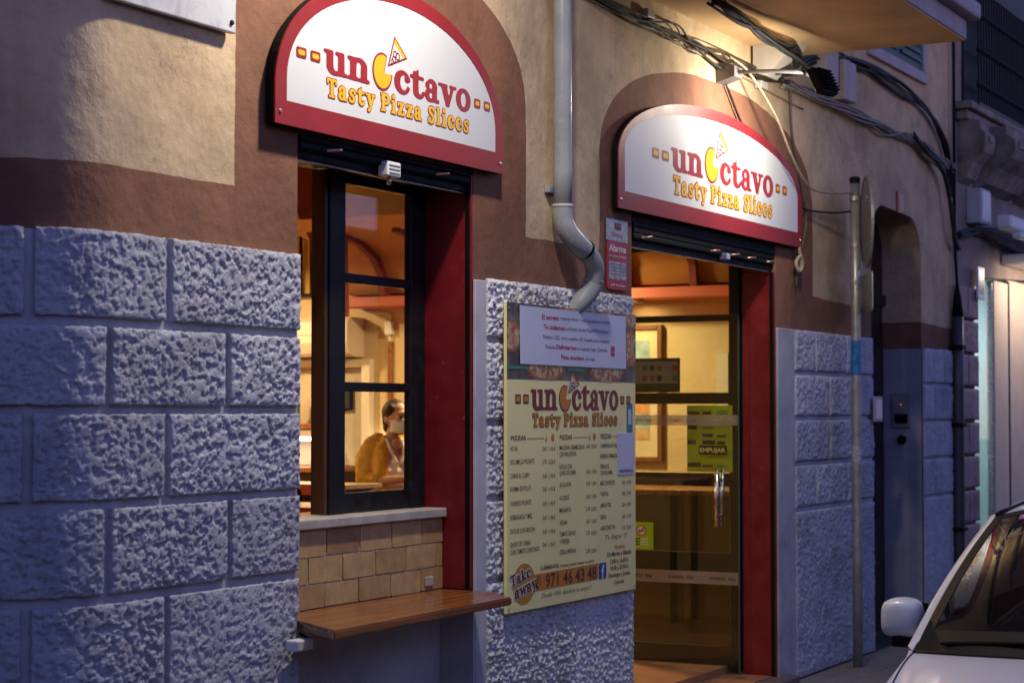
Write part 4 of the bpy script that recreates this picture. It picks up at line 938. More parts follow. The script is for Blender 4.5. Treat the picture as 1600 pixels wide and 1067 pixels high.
# pale twisted cable crossing in front of the sign and over to the pole
wire('pale twisted cable hanging across the right end of the entrance sign', [(9.98, -0.05, 3.60), (10.15, -0.10, 3.53), (10.42, -0.15, 3.33), (10.68, -0.15, 3.14), (10.95, -0.13, 3.02), (11.2, -0.12, 2.97), (11.6, -0.14, 2.99), (11.86, -0.16, 3.02)], 0.007, M_cabtan)
wire('dark cable running from behind the sign to the pole', [(10.0, -0.02, 3.45), (10.25, -0.02, 3.25), (10.6, -0.02, 3.06), (10.9, -0.02, 2.95), (11.2, -0.03, 2.87), (11.6, -0.08, 2.87), (11.86, -0.14, 2.90)], 0.007)
wire('brown cable dropping down the wall right of the entrance sign', [(11.02, -0.03, 3.60), (11.08, -0.02, 3.3), (11.22, -0.02, 3.05), (11.28, -0.02, 2.92), (11.32, -0.02, 2.78), (11.24, -0.02, 2.62), (11.14, -0.02, 2.50), (11.14, -0.02, 2.38)], 0.008, mat('brown_cable_dark', (0.09, 0.06, 0.04), 0.6))
wire('looped pale cable stub hanging beside the sign corner', [(11.12, -0.04, 2.62), (11.16, -0.05, 2.52), (11.11, -0.05, 2.47), (11.08, -0.04, 2.52), (11.13, -0.05, 2.56), (11.17, -0.04, 2.46)], 0.012, M_cabtan)
jb = thing('junction_box', 'white cable junction box under the balcony soffit', 'box', (10.65, -0.1, 3.6))
prism_map('box_body', [(-0.29, 3.737), (-0.02, 3.737), (-0.02, 3.58), (-0.10, 3.555)], 10.42, 10.60, lambda a, tt, b_: (tt, a, b_), mat('aged_white_plastic', (0.42, 0.38, 0.33), 0.5), jb)
for x, z, s_, lb in ((8.86, 3.62, 0.10, 'small pale clip box on the wall between pipe and cables'), (10.48, 3.50, 0.11, 'small pale clip box on the wall right of the lamp bracket')):
    o = box('cable_box', x, x + s_, -0.05, -0.004, z, z + 0.045, mat('clip_plastic', (0.45, 0.42, 0.38), 0.5), None, 0.006); tag(o, lb, 'box')
for x, z, lb in ((11.5, 3.68, 'grey meter box beside the balcony end'), (11.86, 3.63, 'smaller grey box right of the meter box')):
    o = box('meter_box', x, x + 0.24, -0.10, -0.002, z, z + 0.26, M_fascia, None, 0.01); tag(o, lb, 'box')

# ------------------------------------------------------------------ dark portal to the flats
M_darkdoor = woodmat('dark_door_wood', (0.012, 0.006, 0.005), (0.03, 0.014, 0.010), 0.4, 2)
box('portal_back', 12.45, 14.1, 0.349, 0.36, 0.0, 3.2, M_black, bld)
pdoor = box('portal_door', 12.70, 13.89, 0.29, 0.345, 0.02, 3.03, M_darkdoor, bld, 0.004)
for a, b_ in ((12.74, 13.26), (13.31, 13.85)):
    for z0, z1 in ((0.15, 0.85), (0.95, 1.65), (1.75, 2.35)): box('door_panel', a + 0.04, b_ - 0.04, 0.272, 0.2895, z0, z1, M_darkdoor, pdoor, 0.012)
box('door_transom', 12.70, 13.89, 0.262, 0.2895, 2.40, 2.48, M_darkdoor, pdoor, 0.006)
lathe('door_knob', [(0.0001, -0.05), (0.02, -0.045), (0.025, -0.03), (0.01, -0.01), (0.012, 0)], (13.2, 0.27, 1.2), M_steel, pdoor, 14, 'y')
# lower part of the portal reveal painted grey-blue
M_revblue = mat('grey_blue_paint', (0.34, 0.35, 0.42), 0.7, var=0.15, bs=0.3, bsc=30)
box('portal_reveal', 13.892, 13.8985, 0.004, 0.288, 0.0, 2.08, M_revblue, bld)
ic = thing('door_intercom', 'flat metal door intercom on the portal reveal', 'intercom', (13.87, 0.14, 1.5))
box('intercom_plate', 13.872, 13.891, 0.08, 0.22, 1.50, 1.76, mat('intercom_metal', (0.26, 0.26, 0.30), 0.5, 0.2), ic, 0.004)
box('speaker_grille', 13.869, 13.8715, 0.10, 0.20, 1.53, 1.60, M_black, ic); lathe('indicator_light', [(0.006, -0.003), (0.006, 0)], (13.8715, 0.15, 1.67), emis('red_led', (1, 0.05, 0.02), 0.2), ic, 10, 'x')
lk_ = thing('door_bell', 'round dark bell push below the intercom', 'bell', (13.88, 0.14, 1.4)); lathe('bell_push', [(0.0001, -0.02), (0.03, -0.018), (0.036, 0)], (13.891, 0.15, 1.41), M_black, lk_, 16, 'x')
hn = thing('house_number', 'small red tiled house number above the dark portal', 'number plate', (13.365, 0, 3.05))
box('tile', 13.29, 13.44, -0.014, -0.002, 3.03, 3.185, mat('red_glazed_tile', (0.30, 0.05, 0.03), 0.3, var=0.3, vs=40), hn, 0.004); box('tile_face', 13.315, 13.415, -0.0165, -0.0145, 3.05, 3.165, mat('orange_glazed_tile', (0.5, 0.09, 0.04), 0.3, var=0.4, vs=60), hn)
mlb = thing('notice_plate', 'small pale plate fixed to the grey pier edge by the portal', 'plate', (12.6, -0.04, 1.6))
box('plate_body', 12.58, 12.74, -0.062, -0.042, 1.55, 1.72, M_smooth, mlb, 0.004); box('plate_face', 12.60, 12.72, -0.0645, -0.0625, 1.57, 1.70, M_whiteplastic, mlb)
# black conduit at the party wall
cd = thing('wall_conduit', 'dark metal conduit running down the wall at the party line', 'conduit', (14.74, -0.06, 0))
tube('conduit_tube', [(14.70, -0.055, 0.0), (14.70, -0.055, 1.2), (14.70, -0.055, 2.35)], 0.045, mat('dark_conduit', (0.06, 0.06, 0.075), 0.4, 0.3), cd, 16, 2)
tube('conduit_cap', [(14.70, -0.055, 2.35), (14.70, -0.055, 2.5), (14.70, -0.055, 2.6)], [0.045, 0.03, 0.012], M_black, cd, 14, 0)
tube('conduit_cable', [(14.70, -0.055, 2.58), (14.69, -0.04, 3.0), (14.70, -0.04, 3.6), (14.71, -0.04, 5.0)], 0.012, M_black, cd, 8)
for z in (0.7, 1.5, 2.1): box('conduit_clip', 14.64, 14.76, -0.108, -0.0, z, z + 0.03, M_black, cd, 0.003)

# ------------------------------------------------------------------ sign pole
M_galv = mat('galvanised_steel', (0.42, 0.40, 0.36), 0.42, 0.55, var=0.18, vs=18, rv=0.1)
pl = thing('sign_pole', 'galvanised traffic sign pole standing close to the grey pier', 'pole', (11.845, -0.16, 0))
tube('pole', [(11.845, -0.165, 0.0), (11.845, -0.165, 1.5), (11.845, -0.165, 3.1)], 0.031, M_galv, pl, 20, 2)
lathe('pole_cap', [(0.033, -0.03), (0.033, 0.005), (0.02, 0.012), (0.0001, 0.013)], (11.845, -0.165, 3.108), M_black, pl, 20)
be = R(25.0)
def pf(o, n_): return lambda a, tt, b_: (11.845 + math.cos(be) * (a + o) + math.sin(be) * (n_ - tt) * 1, -0.165 + math.sin(be) * (a + o) - math.cos(be) * (n_ - tt), b_)
dsk = prism_map('round_plate', ell(0, 2.83, 0.29, 0.29, 48), -0.004, 0.004, pf(0.0, 0.075), M_galv, pl)
prism_map('round_plate_rim', [ell(0, 2.83, 0.295, 0.295, 48), ell(0, 2.83, 0.285, 0.285, 48)[::-1]], 0.0, 0.018, pf(0.0, 0.082), M_galv, dsk)
rp = prism_map('lower_plate', rrect(-0.25, 0.25, 2.25, 2.50, 0.03), -0.004, 0.004, pf(0.0, 0.075), M_galv, pl)
for z in (2.98, 2.68, 2.44, 2.30):
    lathe('clamp', [(0.036, -0.014), (0.036, 0.014)], (11.845, -0.165, z), M_galv, pl, 20)
    prism_map('clamp_bolt', [(-0.02, z - 0.012), (0.02, z - 0.012), (0.02, z + 0.012), (-0.02, z + 0.012)], -0.04, 0.0, pf(0.0, 0.07), M_galv, pl)
st_ = lathe('blue_sticker', [(0.0318, -0.11), (0.0318, 0.11)], (11.845, -0.165, 1.96), mat('blue_sticker_print', (0.02, 0.16, 0.36), 0.4, var=0.5, vs=30), pl, 20)
lathe('white_sticker', [(0.0316, -0.05), (0.0316, 0.05)], (11.845, -0.165, 1.35), mat('torn_white_sticker', (0.4, 0.4, 0.4), 0.6, var=0.5, vs=60), pl, 20)
# ------------------------------------------------------------------ ground, road, pavement
def groundmat(name, c, s=30, bs=0.4, rough=0.85):
    m = bpy.data.materials.new(name); t, b = nodes(m); p = pos(t)
    n = noise_tex(t, p, s, 6, 0.65); g = noise_tex(t, p, 1.4, 5, 0.6)
    cc = ramp(t, n.outputs[0], [(0.35, tuple(x * 0.7 for x in c)), (0.65, tuple(x * 1.25 for x in c))]).outputs[0]
    cc = mixc(t, 0.6, cc, ramp(t, g.outputs[0], [(0.35, (0.55, 0.54, 0.52)), (0.62, (1, 1, 1))]).outputs[0], 'MULTIPLY')
    t.links.new(cc, b.inputs['Base Color']); b.inputs['Roughness'].default_value = rough
    bump(t, b, noise_tex(t, p, 180, 4).outputs[0], bs, 0.004); return m
M_asph = groundmat('asphalt', (0.05, 0.05, 0.052), 90); M_pave = groundmat('worn_paving', (0.22, 0.19, 0.165), 40, 0.4, 0.7); M_mort = groundmat('paving_joint', (0.09, 0.08, 0.07), 60)
def sheet(name, x0, x1, y0, y1, z, m): return tag(mk(name, [(x0, y0, z), (x1, y0, z), (x1, y1, z), (x0, y1, z)], [(0, 1, 2, 3)], m), kind='structure')
sheet('ground', -60, 120, -90, 90, -0.13, M_asph)
sheet('road', -40, 90, -8.0, -1.2, -0.115, M_asph)
pv = tag(box('pavement', 2.0, 40, -1.3, 0.0, -0.12, -0.004, M_mort), kind='structure')
kerb_me = None
for k in range(26):
    if kerb_me is None:
        o = box('kerb_stone', 3.0, 3.985, -1.46, -1.302, -0.12, 0.0, M_pave, pv, 0.015); kerb_me = o
    else:
        o = kerb_me.copy(); col.objects.link(o); o.location = (k * 1.0, 0, 0)
slab = None
random.seed(9)
for i in range(22):
    for j in range(4):
        if slab is None:
            slab = box('paving_slab', 9.0, 9.294, -0.305, -0.011, -0.0035, 0.0, M_pave, pv, 0.0); o = slab
            bm = bmesh.new(); bbox(bm, 9.0, 9.294, -0.305, -0.011, -0.03, 0.0, 0.004, 1); bm.to_mesh(slab.data); bm.free()
        else:
            o = slab.copy(); col.objects.link(o)
        o.location = (i * 0.30, -j * 0.30 - 0.02, random.uniform(-0.003, 0.002))

# ------------------------------------------------------------------ neighbouring building with the lit shop
nb = thing('neighbour_building', 'pinkish stone building with a balcony and a lit shop window', 'building', (16.5, 0, 0))
M_nwall = mat('dim_stucco', (0.26, 0.20, 0.19), 0.9, var=0.3, vs=4, bs=0.6, bsc=30, bd=0.01)
ow = [(14.762, 0), (15.43, 0), (15.43, 2.62), (15.8, 2.72), (17.6, 2.80), (17.6, 0), (30, 0), (30, 8), (14.762, 8)]
V, F = prism_vf([ow], 0.005, 0.30); nw = mk('wall', V, F, M_nwall, nb)
_b = bld
def nblock(*a, **k):
    global bld
    bld = nb; o = block(*a, **k); bld = _b; return o
random.seed(4)
for i in range(9):
    z0 = 0.20 + i * 0.268
    if i == 0: z0 = 0.0
    if i % 2: nblock(14.775, 15.42, z0 + 0.012, 0.20 + (i + 1) * 0.268 - 0.012, 0.018, 0.012, 'rough', M_pink, 300 + i, 0.03)
    else:
        nblock(14.775, 15.09, z0 + 0.012, 0.20 + (i + 1) * 0.268 - 0.012, 0.018, 0.012, 'rough', M_pink, 320 + i, 0.03)
        nblock(15.11, 15.42, z0 + 0.012, 0.20 + (i + 1) * 0.268 - 0.012, 0.018, 0.012, 'rough', M_pink, 340 + i, 0.03)
# shop window
M_shopcream = mat('lit_shop_plaster', (0.62, 0.52, 0.42), 0.7, var=0.06, bs=0.2, bsc=20)
M_shopcool = mat('shop_pale_wall', (0.55, 0.66, 0.68), 0.6, var=0.06)
sw = box('shop_window', 15.435, 15.45, 0.03, 0.07, 0.3, 2.62, M_steel, nb, 0.004)
box('pane', 15.4505, 16.10, 0.045, 0.053, 0.3, 2.66, M_glass, sw)
box('shop_frame', 16.105, 16.14, 0.03, 0.07, 0.0, 2.70, M_steel, sw, 0.004)
box('shop_pillar', 16.145, 16.62, 0.02, 0.09, 0.0, 2.72, M_shopcream, nb, 0.01); box('shop_frame', 16.63, 16.68, 0.02, 0.1, 0.0, 2.74, M_black, sw)
box('shop_pillar', 16.69, 17.595, 0.04, 0.12, 0.0, 2.76, M_shopcream, nb, 0.01); box('shop_stall_riser', 15.435, 16.10, 0.03, 0.2, 0.0, 0.295, M_pink, nb, 0.004)
box('shop_back_wall', 15.3, 18.4, 1.6, 1.65, 0.0, 2.9, M_shopcool, nb); box('shop_side_wall', 17.5, 17.55, 0.36, 1.595, 0.0, 2.9, M_shopcool, nb); box('shop_side_wall', 15.3, 15.35, 0.36, 1.595, 0.0, 2.9, M_shopcool, nb)
box('shop_ceiling', 15.355, 17.495, 0.31, 1.595, 2.85, 2.9, M_shopcool, nb); box('shop_floor', 15.355, 17.495, 0.31, 1.595, 0.0, 0.03, M_smooth, nb)
dc = thing('display_counter', 'pale display counter inside the lit shop window', 'counter', (16.1, 0.7, 0.03))
box('counter_body', 15.6, 16.6, 0.55, 0.95, 0.031, 0.95, M_shopcool, dc, 0.01); box('counter_top', 15.57, 16.63, 0.52, 0.98, 0.951, 0.99, M_steel, dc, 0.005)
tl = thing('tube_lamp', 'white tube lamp lighting the shop interior', 'lamp', (16.3, 1.2, 2.7))
tube('tube', [(15.9, 0.9, 2.70), (17.2, 0.9, 2.70)], 0.018, emis('cool_tube', (0.75, 0.95, 1.0), 4.0), tl, 10, 0); box('tube_holder', 15.85, 17.25, 0.87, 0.93, 2.735, 2.78, M_whiteplastic, tl, 0.004)
L = bpy.data.lights.new('shop_light', 'AREA'); L.shape = 'RECTANGLE'; L.size = 1.3; L.size_y = 0.2; L.energy = 13; L.color = (0.72, 0.93, 1.0); lo = bpy.data.objects.new('shop_light', L); col.objects.link(lo); lo.parent = tl
lo.location = Vector((16.5, 0.9, 2.66)) - tl.location
# awning cassette and bracket box
aw = thing('awning_cassette', 'pale rolled awning cassette above the lit shop', 'awning', (16.6, -0.15, 3.1))
box('cassette', 15.62, 19.0, -0.26, -0.12, 3.10, 3.22, M_whiteplastic, aw, 0.03, 3); box('front_bar', 15.60, 19.0, -0.34, -0.265, 3.02, 3.07, M_whiteplastic, aw, 0.012)
box('awning_arm', 15.65, 15.70, -0.12, 0.004, 3.12, 3.20, M_whiteplastic, aw, 0.005)
eb = thing('switch_box', 'pale box fixed to the neighbouring wall beside the awning', 'box', (15.3, -0.05, 3.15)); box('box_body', 15.20, 15.50, -0.12, 0.004, 3.12, 3.40, mat('box_paint', (0.45, 0.45, 0.5), 0.5), eb, 0.01); box('box_cover', 15.22, 15.48, -0.126, -0.1205, 3.14, 3.38, M_whiteplastic, eb, 0.003)
L = bpy.data.lights.new('pillar_fill_light', 'AREA'); L.shape = 'RECTANGLE'; L.size = 1.5; L.size_y = 0.12; L.energy = 9.0; L.color = (1, 0.80, 0.62)  # warm light added under the box to brighten the cream pillars evenly
ns = thing('shop_fill_lightbox', 'second pale box over the lit shop, with light added for the pillars', 'lamp', (17.3, -0.1, 2.9)); box('lamp_body', 16.3, 18.2, -0.42, 0.0, 2.86, 2.95, M_whiteplastic, ns, 0.02); lo = bpy.data.objects.new('pillar_fill_light', L); col.objects.link(lo); lo.parent = ns; lo.location = Vector((17.0, -0.35, 2.845)) - ns.location; lo.rotation_euler = (R(25), 0, 0); box('lamp_lens', 16.32, 18.18, -0.40, -0.30, 2.85, 2.857, emis('warm_lens', (1, 0.82, 0.62), 0.6), ns); box('lamp_trim', 16.32, 18.18, -0.43, -0.421, 2.87, 2.94, M_steel, ns)
tn = thing('tariff_plate', 'small framed notice on the stone pier by the lit shop', 'plate', (15.4, -0.04, 2.55)); box('plate_frame', 15.30, 15.50, -0.065, -0.045, 2.52, 2.78, M_whiteplastic, tn, 0.004); box('plate_sheet', 15.33, 15.47, -0.0665, -0.0655, 2.56, 2.74, M_photo, tn)
# balcony on corbels with iron railing
M_stone = mat('weathered_stone', (0.24, 0.20, 0.17), 0.9, var=0.4, vs=6, bs=0.7, bsc=22, bd=0.012)
nbal = box('balcony_slab', 14.85, 19.0, -0.14, 0.004, 3.99, 4.05, M_stone, nb, 0.012)
box('slab_moulding', 14.9, 18.95, -0.10, 0.004, 3.91, 3.9895, M_stone, nbal, 0.02)
for x0, x1, d in ((14.95, 15.25, 0.22), (15.42, 16.55, 0.34), (16.75, 17.9, 0.34)):
    prof = [(0.004, 3.42), (-0.3 * d, 3.46), (-0.55 * d, 3.58), (-0.9 * d, 3.66), (-d, 3.72), (-d, 3.80), (-0.8 * d, 3.84), (-0.8 * d, 3.909), (0.004, 3.909)]
    cb = prism_map('corbel', prof[::-1], x0, x1, lambda a, tt, b_: (tt, a, b_), M_stone, nbal)
    box('corbel_panel', x0 + 0.1, x1 - 0.1, -d - 0.015, -d + 0.001, 3.735, 3.79, M_stone, cb, 0.005)
M_iron = mat('dark_iron', (0.015, 0.016, 0.022), 0.5, 0.4)
rl = box('railing', 15.16, 18.9, -0.125, -0.105, 4.06, 4.08, M_iron, nb); box('hand_rail', 15.16, 18.9, -0.13, -0.10, 4.98, 5.02, M_iron, rl, 0.008); box('side_rail', 15.165, 15.19, -0.10, 0.0, 4.98, 5.02, M_iron, rl)
bar0 = None
for k in range(40):
    x, y = 15.18 + k * 0.085, -0.115
    if bar0 is None:
        V, F = tube_vf([(15.0, -0.03, 4.04), (15.0, -0.03, 4.98)], 0.010, 6)
        for zz in (4.22, 4.5, 4.78):
            V, F = tube_vf([(15.0, -0.03, zz - 0.03), (15.0, -0.03, zz), (15.0, -0.03, zz + 0.03)], [0.008, 0.024, 0.008], 6, (V, F))
        bar0 = mk('railing_bar', V, F, M_iron, rl)
    else:
        o = bar0.copy(); col.objects.link(o); pass
    o = bar0 if k == 0 else o; o.location = (x - 15.0, y + 0.03, 0)
bd_ = box('balcony_door', 15.1, 18.5, -0.02, 0.004, 3.97, 6.2, M_iron, nb, 0.01)
bundle('dark cables along the neighbouring stone wall', [(14.78, -0.05, 3.0), (15.1, -0.05, 3.05), (15.6, -0.05, 3.08), (16.2, -0.05, 3.02), (17.2, -0.05, 2.98)], 5, 0.014, 0.02, M_cab)

# ------------------------------------------------------------------ unseen houses behind the camera, added to block low sky glow and dim reflections
M_opp = mat('street_stucco', (0.30, 0.25, 0.22), 0.9, var=0.25, vs=0.6, bs=0.4, bsc=20, bd=0.01); M_oppwin = mat('dark_window', (0.02, 0.02, 0.025), 0.2)
def far_house(x0, x1, y0, y1, h, face, label):
    t = thing('unseen_house', label, 'building', ((x0 + x1) / 2, (y0 + y1) / 2, 0), 'unseen houses behind the camera')
    box('wall', x0, x1, y0, y1, -0.12, h, M_opp, t); box('roof', x0 - 0.25, x1 + 0.25, y0 - 0.25, y1 + 0.25, h + 0.001, h + 0.22, M_stone, t)
    n = int((x1 - x0 if face == 'y' else y1 - y0) / 2.6)
    for k in range(n):
        for z in (1.0, 4.0):
            if z + 1.6 > h: continue
            if face == 'y': a = x0 + 0.9 + k * 2.6; w0 = box('window', a, a + 1.0, y1, y1 + 0.05, z, z + 1.6, M_gshut, t); box('sill', a - 0.1, a + 1.1, y1, y1 + 0.12, z - 0.08, z - 0.005, M_stone, w0)
            else: a = y0 + 0.9 + k * 2.6; w0 = box('window', x1, x1 + 0.05, a, a + 1.0, z, z + 1.6, M_gshut, t); box('sill', x1, x1 + 0.12, a - 0.1, a + 1.1, z - 0.08, z - 0.005, M_stone, w0)
far_house(-14, -1.0, -20, -11.5, 5.0, 'y', 'unseen plain stucco house across the street behind the camera'); far_house(-0.5, 12, -20, -11.3, 4.2, 'y', 'unseen lower stucco house across the street from the pizza shop'); far_house(12.5, 26, -20, -11.6, 4.2, 'y', 'unseen taller stucco house across the street beyond the parked car')
far_house(-15, -2.2, 0.4, 14, 8.5, 'x', 'unseen stucco house added across the side street to shade the rounded corner')  # unseen, added and made tall to keep sky light off the rounded corner
# ------------------------------------------------------------------ shop interior
M_room = bpy.data.materials.new('warm_room_plaster'); t_, b0 = nodes(M_room); p_ = pos(t_)
t_.links.new(ramp(t_, noise_tex(t_, p_, 3, 6, 0.6).outputs[0], [(0.3, (0.56, 0.42, 0.24)), (0.7, (0.66, 0.51, 0.31))]).outputs[0], b0.inputs['Base Color']); b0.inputs['Roughness'].default_value = 0.8
bump(t_, b0, noise_tex(t_, p_, 28, 5, 0.6).outputs[0], 0.6, 0.008)
M_ceil = mat('ochre_vault_paint', (0.42, 0.20, 0.05), 0.8, var=0.15, vs=3, bs=0.3, bsc=18)
M_coral = mat('coral_beam_paint', (0.45, 0.10, 0.05), 0.5, var=0.1); M_dkred = mat('dark_red_arch_paint', (0.16, 0.02, 0.015), 0.6, var=0.15)
M_wainscot = woodmat('dark_wainscot_wood', (0.012, 0.005, 0.003), (0.035, 0.014, 0.007), 0.35, 2)
M_tablered = mat('red_table_edge', (0.26, 0.045, 0.02), 0.35, var=0.15); M_tabletop = mat('pale_table_top', (0.55, 0.42, 0.28), 0.25, var=0.08)
M_floor_in = mat('warm_floor_tile', (0.30, 0.15, 0.07), 0.3, var=0.25, vs=5)
box('room_floor', 4.9, 12.45, 0.301, 5.4, 0.0, 0.0995, M_floor_in, bld)
box('entry_floor', 8.79, 10.80, 0.02, 0.3005, 0.0525, 0.057, M_thresh, bld)
EW = box('room_end_wall', 12.45, 12.56, 0.3005, 5.4, 0.1, 3.45, M_room, bld)
box('room_back_wall', 4.9, 12.56, 5.401, 5.5, 0.1, 3.45, M_room, bld); box('room_side_wall', 4.85, 4.899, 0.301, 5.4, 0.1, 3.45, M_room, bld)
cl = box('room_ceiling', 4.85, 12.56, 0.301, 5.5, 3.4505, 3.5, M_ceil, bld)
box('beam', 12.12, 12.449, 0.302, 3.95, 2.40, 2.475, M_coral, bld, 0.006, label='coral painted beam along the end wall')
for k in range(7):  # little vault ribs over the beam
    y = 0.55 + k * 0.5
    pr = [(12.449, 2.48), (12.13, 2.48), (12.11, 2.62), (12.0, 2.74), (11.8, 2.83), (11.5, 2.88), (11.5, 2.95), (12.449, 2.95)]
    prism_map('vault_rib', pr[::-1], y, y + 0.05, lambda a, tt, b_: (a, tt, b_), M_dkred, cl)
bm = bmesh.new()
vs_ = [[bm.verts.new((x, y, z)) for y in (0.302, 3.95)] for x, z in ((12.43, 2.49), (12.2, 2.50), (12.17, 2.63), (12.06, 2.76), (11.85, 2.86), (11.5, 2.91), (10.8, 2.92))]
for a, b_ in zip(vs_[:-1], vs_[1:]): bm.faces.new((a[0], a[1], b_[1], b_[0]))
frombm('vault', bm, M_ceil, cl, True)
arc_l = [(466, 258)]
prism_map('arch', [(3.75, 2.3), (3.75, 2.62), (3.80, 2.86), (3.92, 3.08), (4.12, 3.42), (3.72, 3.44), (3.62, 3.2), (3.55, 2.9), (3.53, 2.3)], 11.50, 11.62, lambda a, tt, b_: (tt, a, b_), M_dkred, bld, label='dark red arch limb')
# wall grille high on the end wall
gr = thing('wall_grille', 'black iron bars in front of a yellow lit panel high on the wall', 'grille', (12.44, 4.6, 2.53))
box('grille_panel', 12.42, 12.449, 4.26, 5.2, 2.53, 3.03, mat('yellow_panel', (0.62, 0.38, 0.07), 0.6), gr)
for k in range(9): box('grille_bar', 12.38, 12.40, 4.27 + 0.1 * k, 4.29 + 0.1 * k, 2.535, 3.02, M_black, gr)
box('grille_rail', 12.375, 12.405, 4.25, 5.2, 3.021, 3.05, M_black, gr); box('grille_rail', 12.375, 12.405, 4.25, 5.2, 2.505, 2.534, M_black, gr)
# air conditioner
ac = thing('air_conditioner', 'cream wall air conditioner on the end wall inside the shop', 'air conditioner', (12.4, 4.4, 2.04))
prof = [(12.449, 2.335), (12.25, 2.335), (12.205, 2.30), (12.20, 2.14), (12.24, 2.06), (12.32, 2.035), (12.449, 2.035)]
M_acw = mat('cream_plastic', (0.60, 0.54, 0.44), 0.35, var=0.04)
prism_map('ac_body', prof[::-1], 3.93, 4.85, lambda a, tt, b_: (a, tt, b_), M_acw, ac)
box('ac_flap', 12.235, 12.30, 4.0, 4.78, 2.044, 2.05, M_fascia, ac); box('ac_vent', 12.196, 12.2005, 4.0, 4.78, 2.20, 2.203, M_fascia, ac)
# pass-through with pale frame, shelf and strip light, back counter
M_frame = mat('white_frame_paint', (0.66, 0.60, 0.50), 0.5, var=0.05); M_recess = mat('beige_recess', (0.42, 0.36, 0.27), 0.7, var=0.1)
ps = box('pass_frame', 12.38, 12.449, 3.84, 3.915, 1.205, 2.02, M_frame, bld, 0.004); box('frame_head', 12.38, 12.449, 3.9155, 5.1, 1.955, 2.02, M_frame, ps, 0.004); box('recess_panel', 12.435, 12.449, 3.916, 5.1, 1.205, 1.954, M_recess, ps)
tb_ = thing('wall_tablet', 'dark tablet hanging inside the pale frame', 'tablet', (12.41, 4.1, 1.62)); box('tablet_body', 12.40, 12.434, 4.02, 4.16, 1.63, 1.80, M_black, tb_, 0.008); box('tablet_screen', 12.3985, 12.3998, 4.035, 4.145, 1.645, 1.785, mat('dark_screen', (0.02, 0.025, 0.035), 0.1), tb_)
sh = thing('wall_shelf', 'brown wooden shelf on the end wall above the strip light', 'shelf', (12.3, 4.6, 1.48)); box('shelf_board', 12.15, 12.434, 4.19, 5.3, 1.485, 1.525, M_counter, sh, 0.003); box('shelf_bracket', 12.2, 12.434, 4.9, 4.93, 1.40, 1.4845, M_black, sh)
sl = thing('strip_light', 'bright white strip light under the wall shelf', 'lamp', (12.25, 4.6, 1.40)); box('light_housing', 12.16, 12.32, 4.19, 5.25, 1.425, 1.484, M_fascia, sl, 0.004); box('light_tube', 12.18, 12.30, 4.20, 5.24, 1.395, 1.4245, emis('strip_tube', (1.0, 0.93, 0.78), 2.6), sl, 0.006)
L = bpy.data.lights.new('strip_lamp', 'AREA'); L.shape = 'RECTANGLE'; L.size = 1.0; L.size_y = 0.08; L.energy = 1.3; L.color = (1, 0.9, 0.72); lo = bpy.data.objects.new('strip_lamp', L); col.objects.link(lo); lo.parent = sl; lo.location = Vector((12.24, 4.7, 1.385)) - sl.location; lo.rotation_euler = (0, 0, R(90))
for k, (yy, hh, cc) in enumerate(((4.45, 0.22, (0.05, 0.10, 0.03)), (4.58, 0.26, (0.30, 0.06, 0.03)), (4.72, 0.20, (0.5, 0.42, 0.25)))):
    bt = thing('bottle', ('green', 'red', 'pale')[k] + ' bottle standing on the brown wall shelf', 'bottle', (12.29, yy, 1.525)); lathe('bottle_body', [(0.03, 0), (0.032, 0.01), (0.032, hh * 0.6), (0.012, hh * 0.78), (0.012, hh)], (12.29, yy, 1.526), mat('bottle_glass', cc, 0.15), bt, 14); lathe('bottle_cap', [(0.014, 0), (0.014, 0.02)], (12.29, yy, 1.5265 + hh), M_black, bt, 10)
bc = thing('back_counter', 'orange edged back counter along the end wall', 'counter', (12.2, 4.2, 0.1)); box('counter_top', 11.95, 12.434, 3.95, 5.3, 1.165, 1.20, M_counter, bc, 0.004); box('counter_front', 12.0, 12.434, 3.97, 5.3, 0.1, 1.1645, M_wainscot, bc)
# bar with red edge, woman stands behind it
br = thing('bar_counter', 'bar counter with pale top and red edge in front of the woman', 'counter', (10.2, 3.4, 0.1))
box('bar_top', 9.98, 10.42, 2.50, 4.75, 1.135, 1.165, M_tabletop, br, 0.004); box('bar_edge', 9.965, 9.979, 2.49, 4.76, 1.10, 1.166, M_tablered, br, 0.003); box('bar_front', 10.05, 10.36, 2.56, 4.7, 0.1, 1.134, M_wainscot, br)
ph_ = thing('card_terminal', 'dark card terminal leaning on the bar counter', 'terminal', (10.2, 3.15, 1.165))
bm = bmesh.new(); bbox(bm, -0.012, 0.012, -0.05, 0.05, 0, 0.17, 0.006); bmesh.ops.rotate(bm, verts=bm.verts, cent=(0, 0, 0), matrix=Matrix.Rotation(R(25), 3, 'Y')); bmesh.ops.translate(bm, verts=bm.verts, vec=(10.16, 3.10, 1.170)); frombm('terminal_body', bm, M_black, ph_)
bm = bmesh.new(); bbox(bm, -0.0145, -0.0125, -0.04, 0.04, 0.07, 0.155); bmesh.ops.rotate(bm, verts=bm.verts, cent=(0, 0, 0), matrix=Matrix.Rotation(R(25), 3, 'Y')); bmesh.ops.translate(bm, verts=bm.verts, vec=(10.16, 3.10, 1.170)); frombm('terminal_screen', bm, M_fascia, ph_)
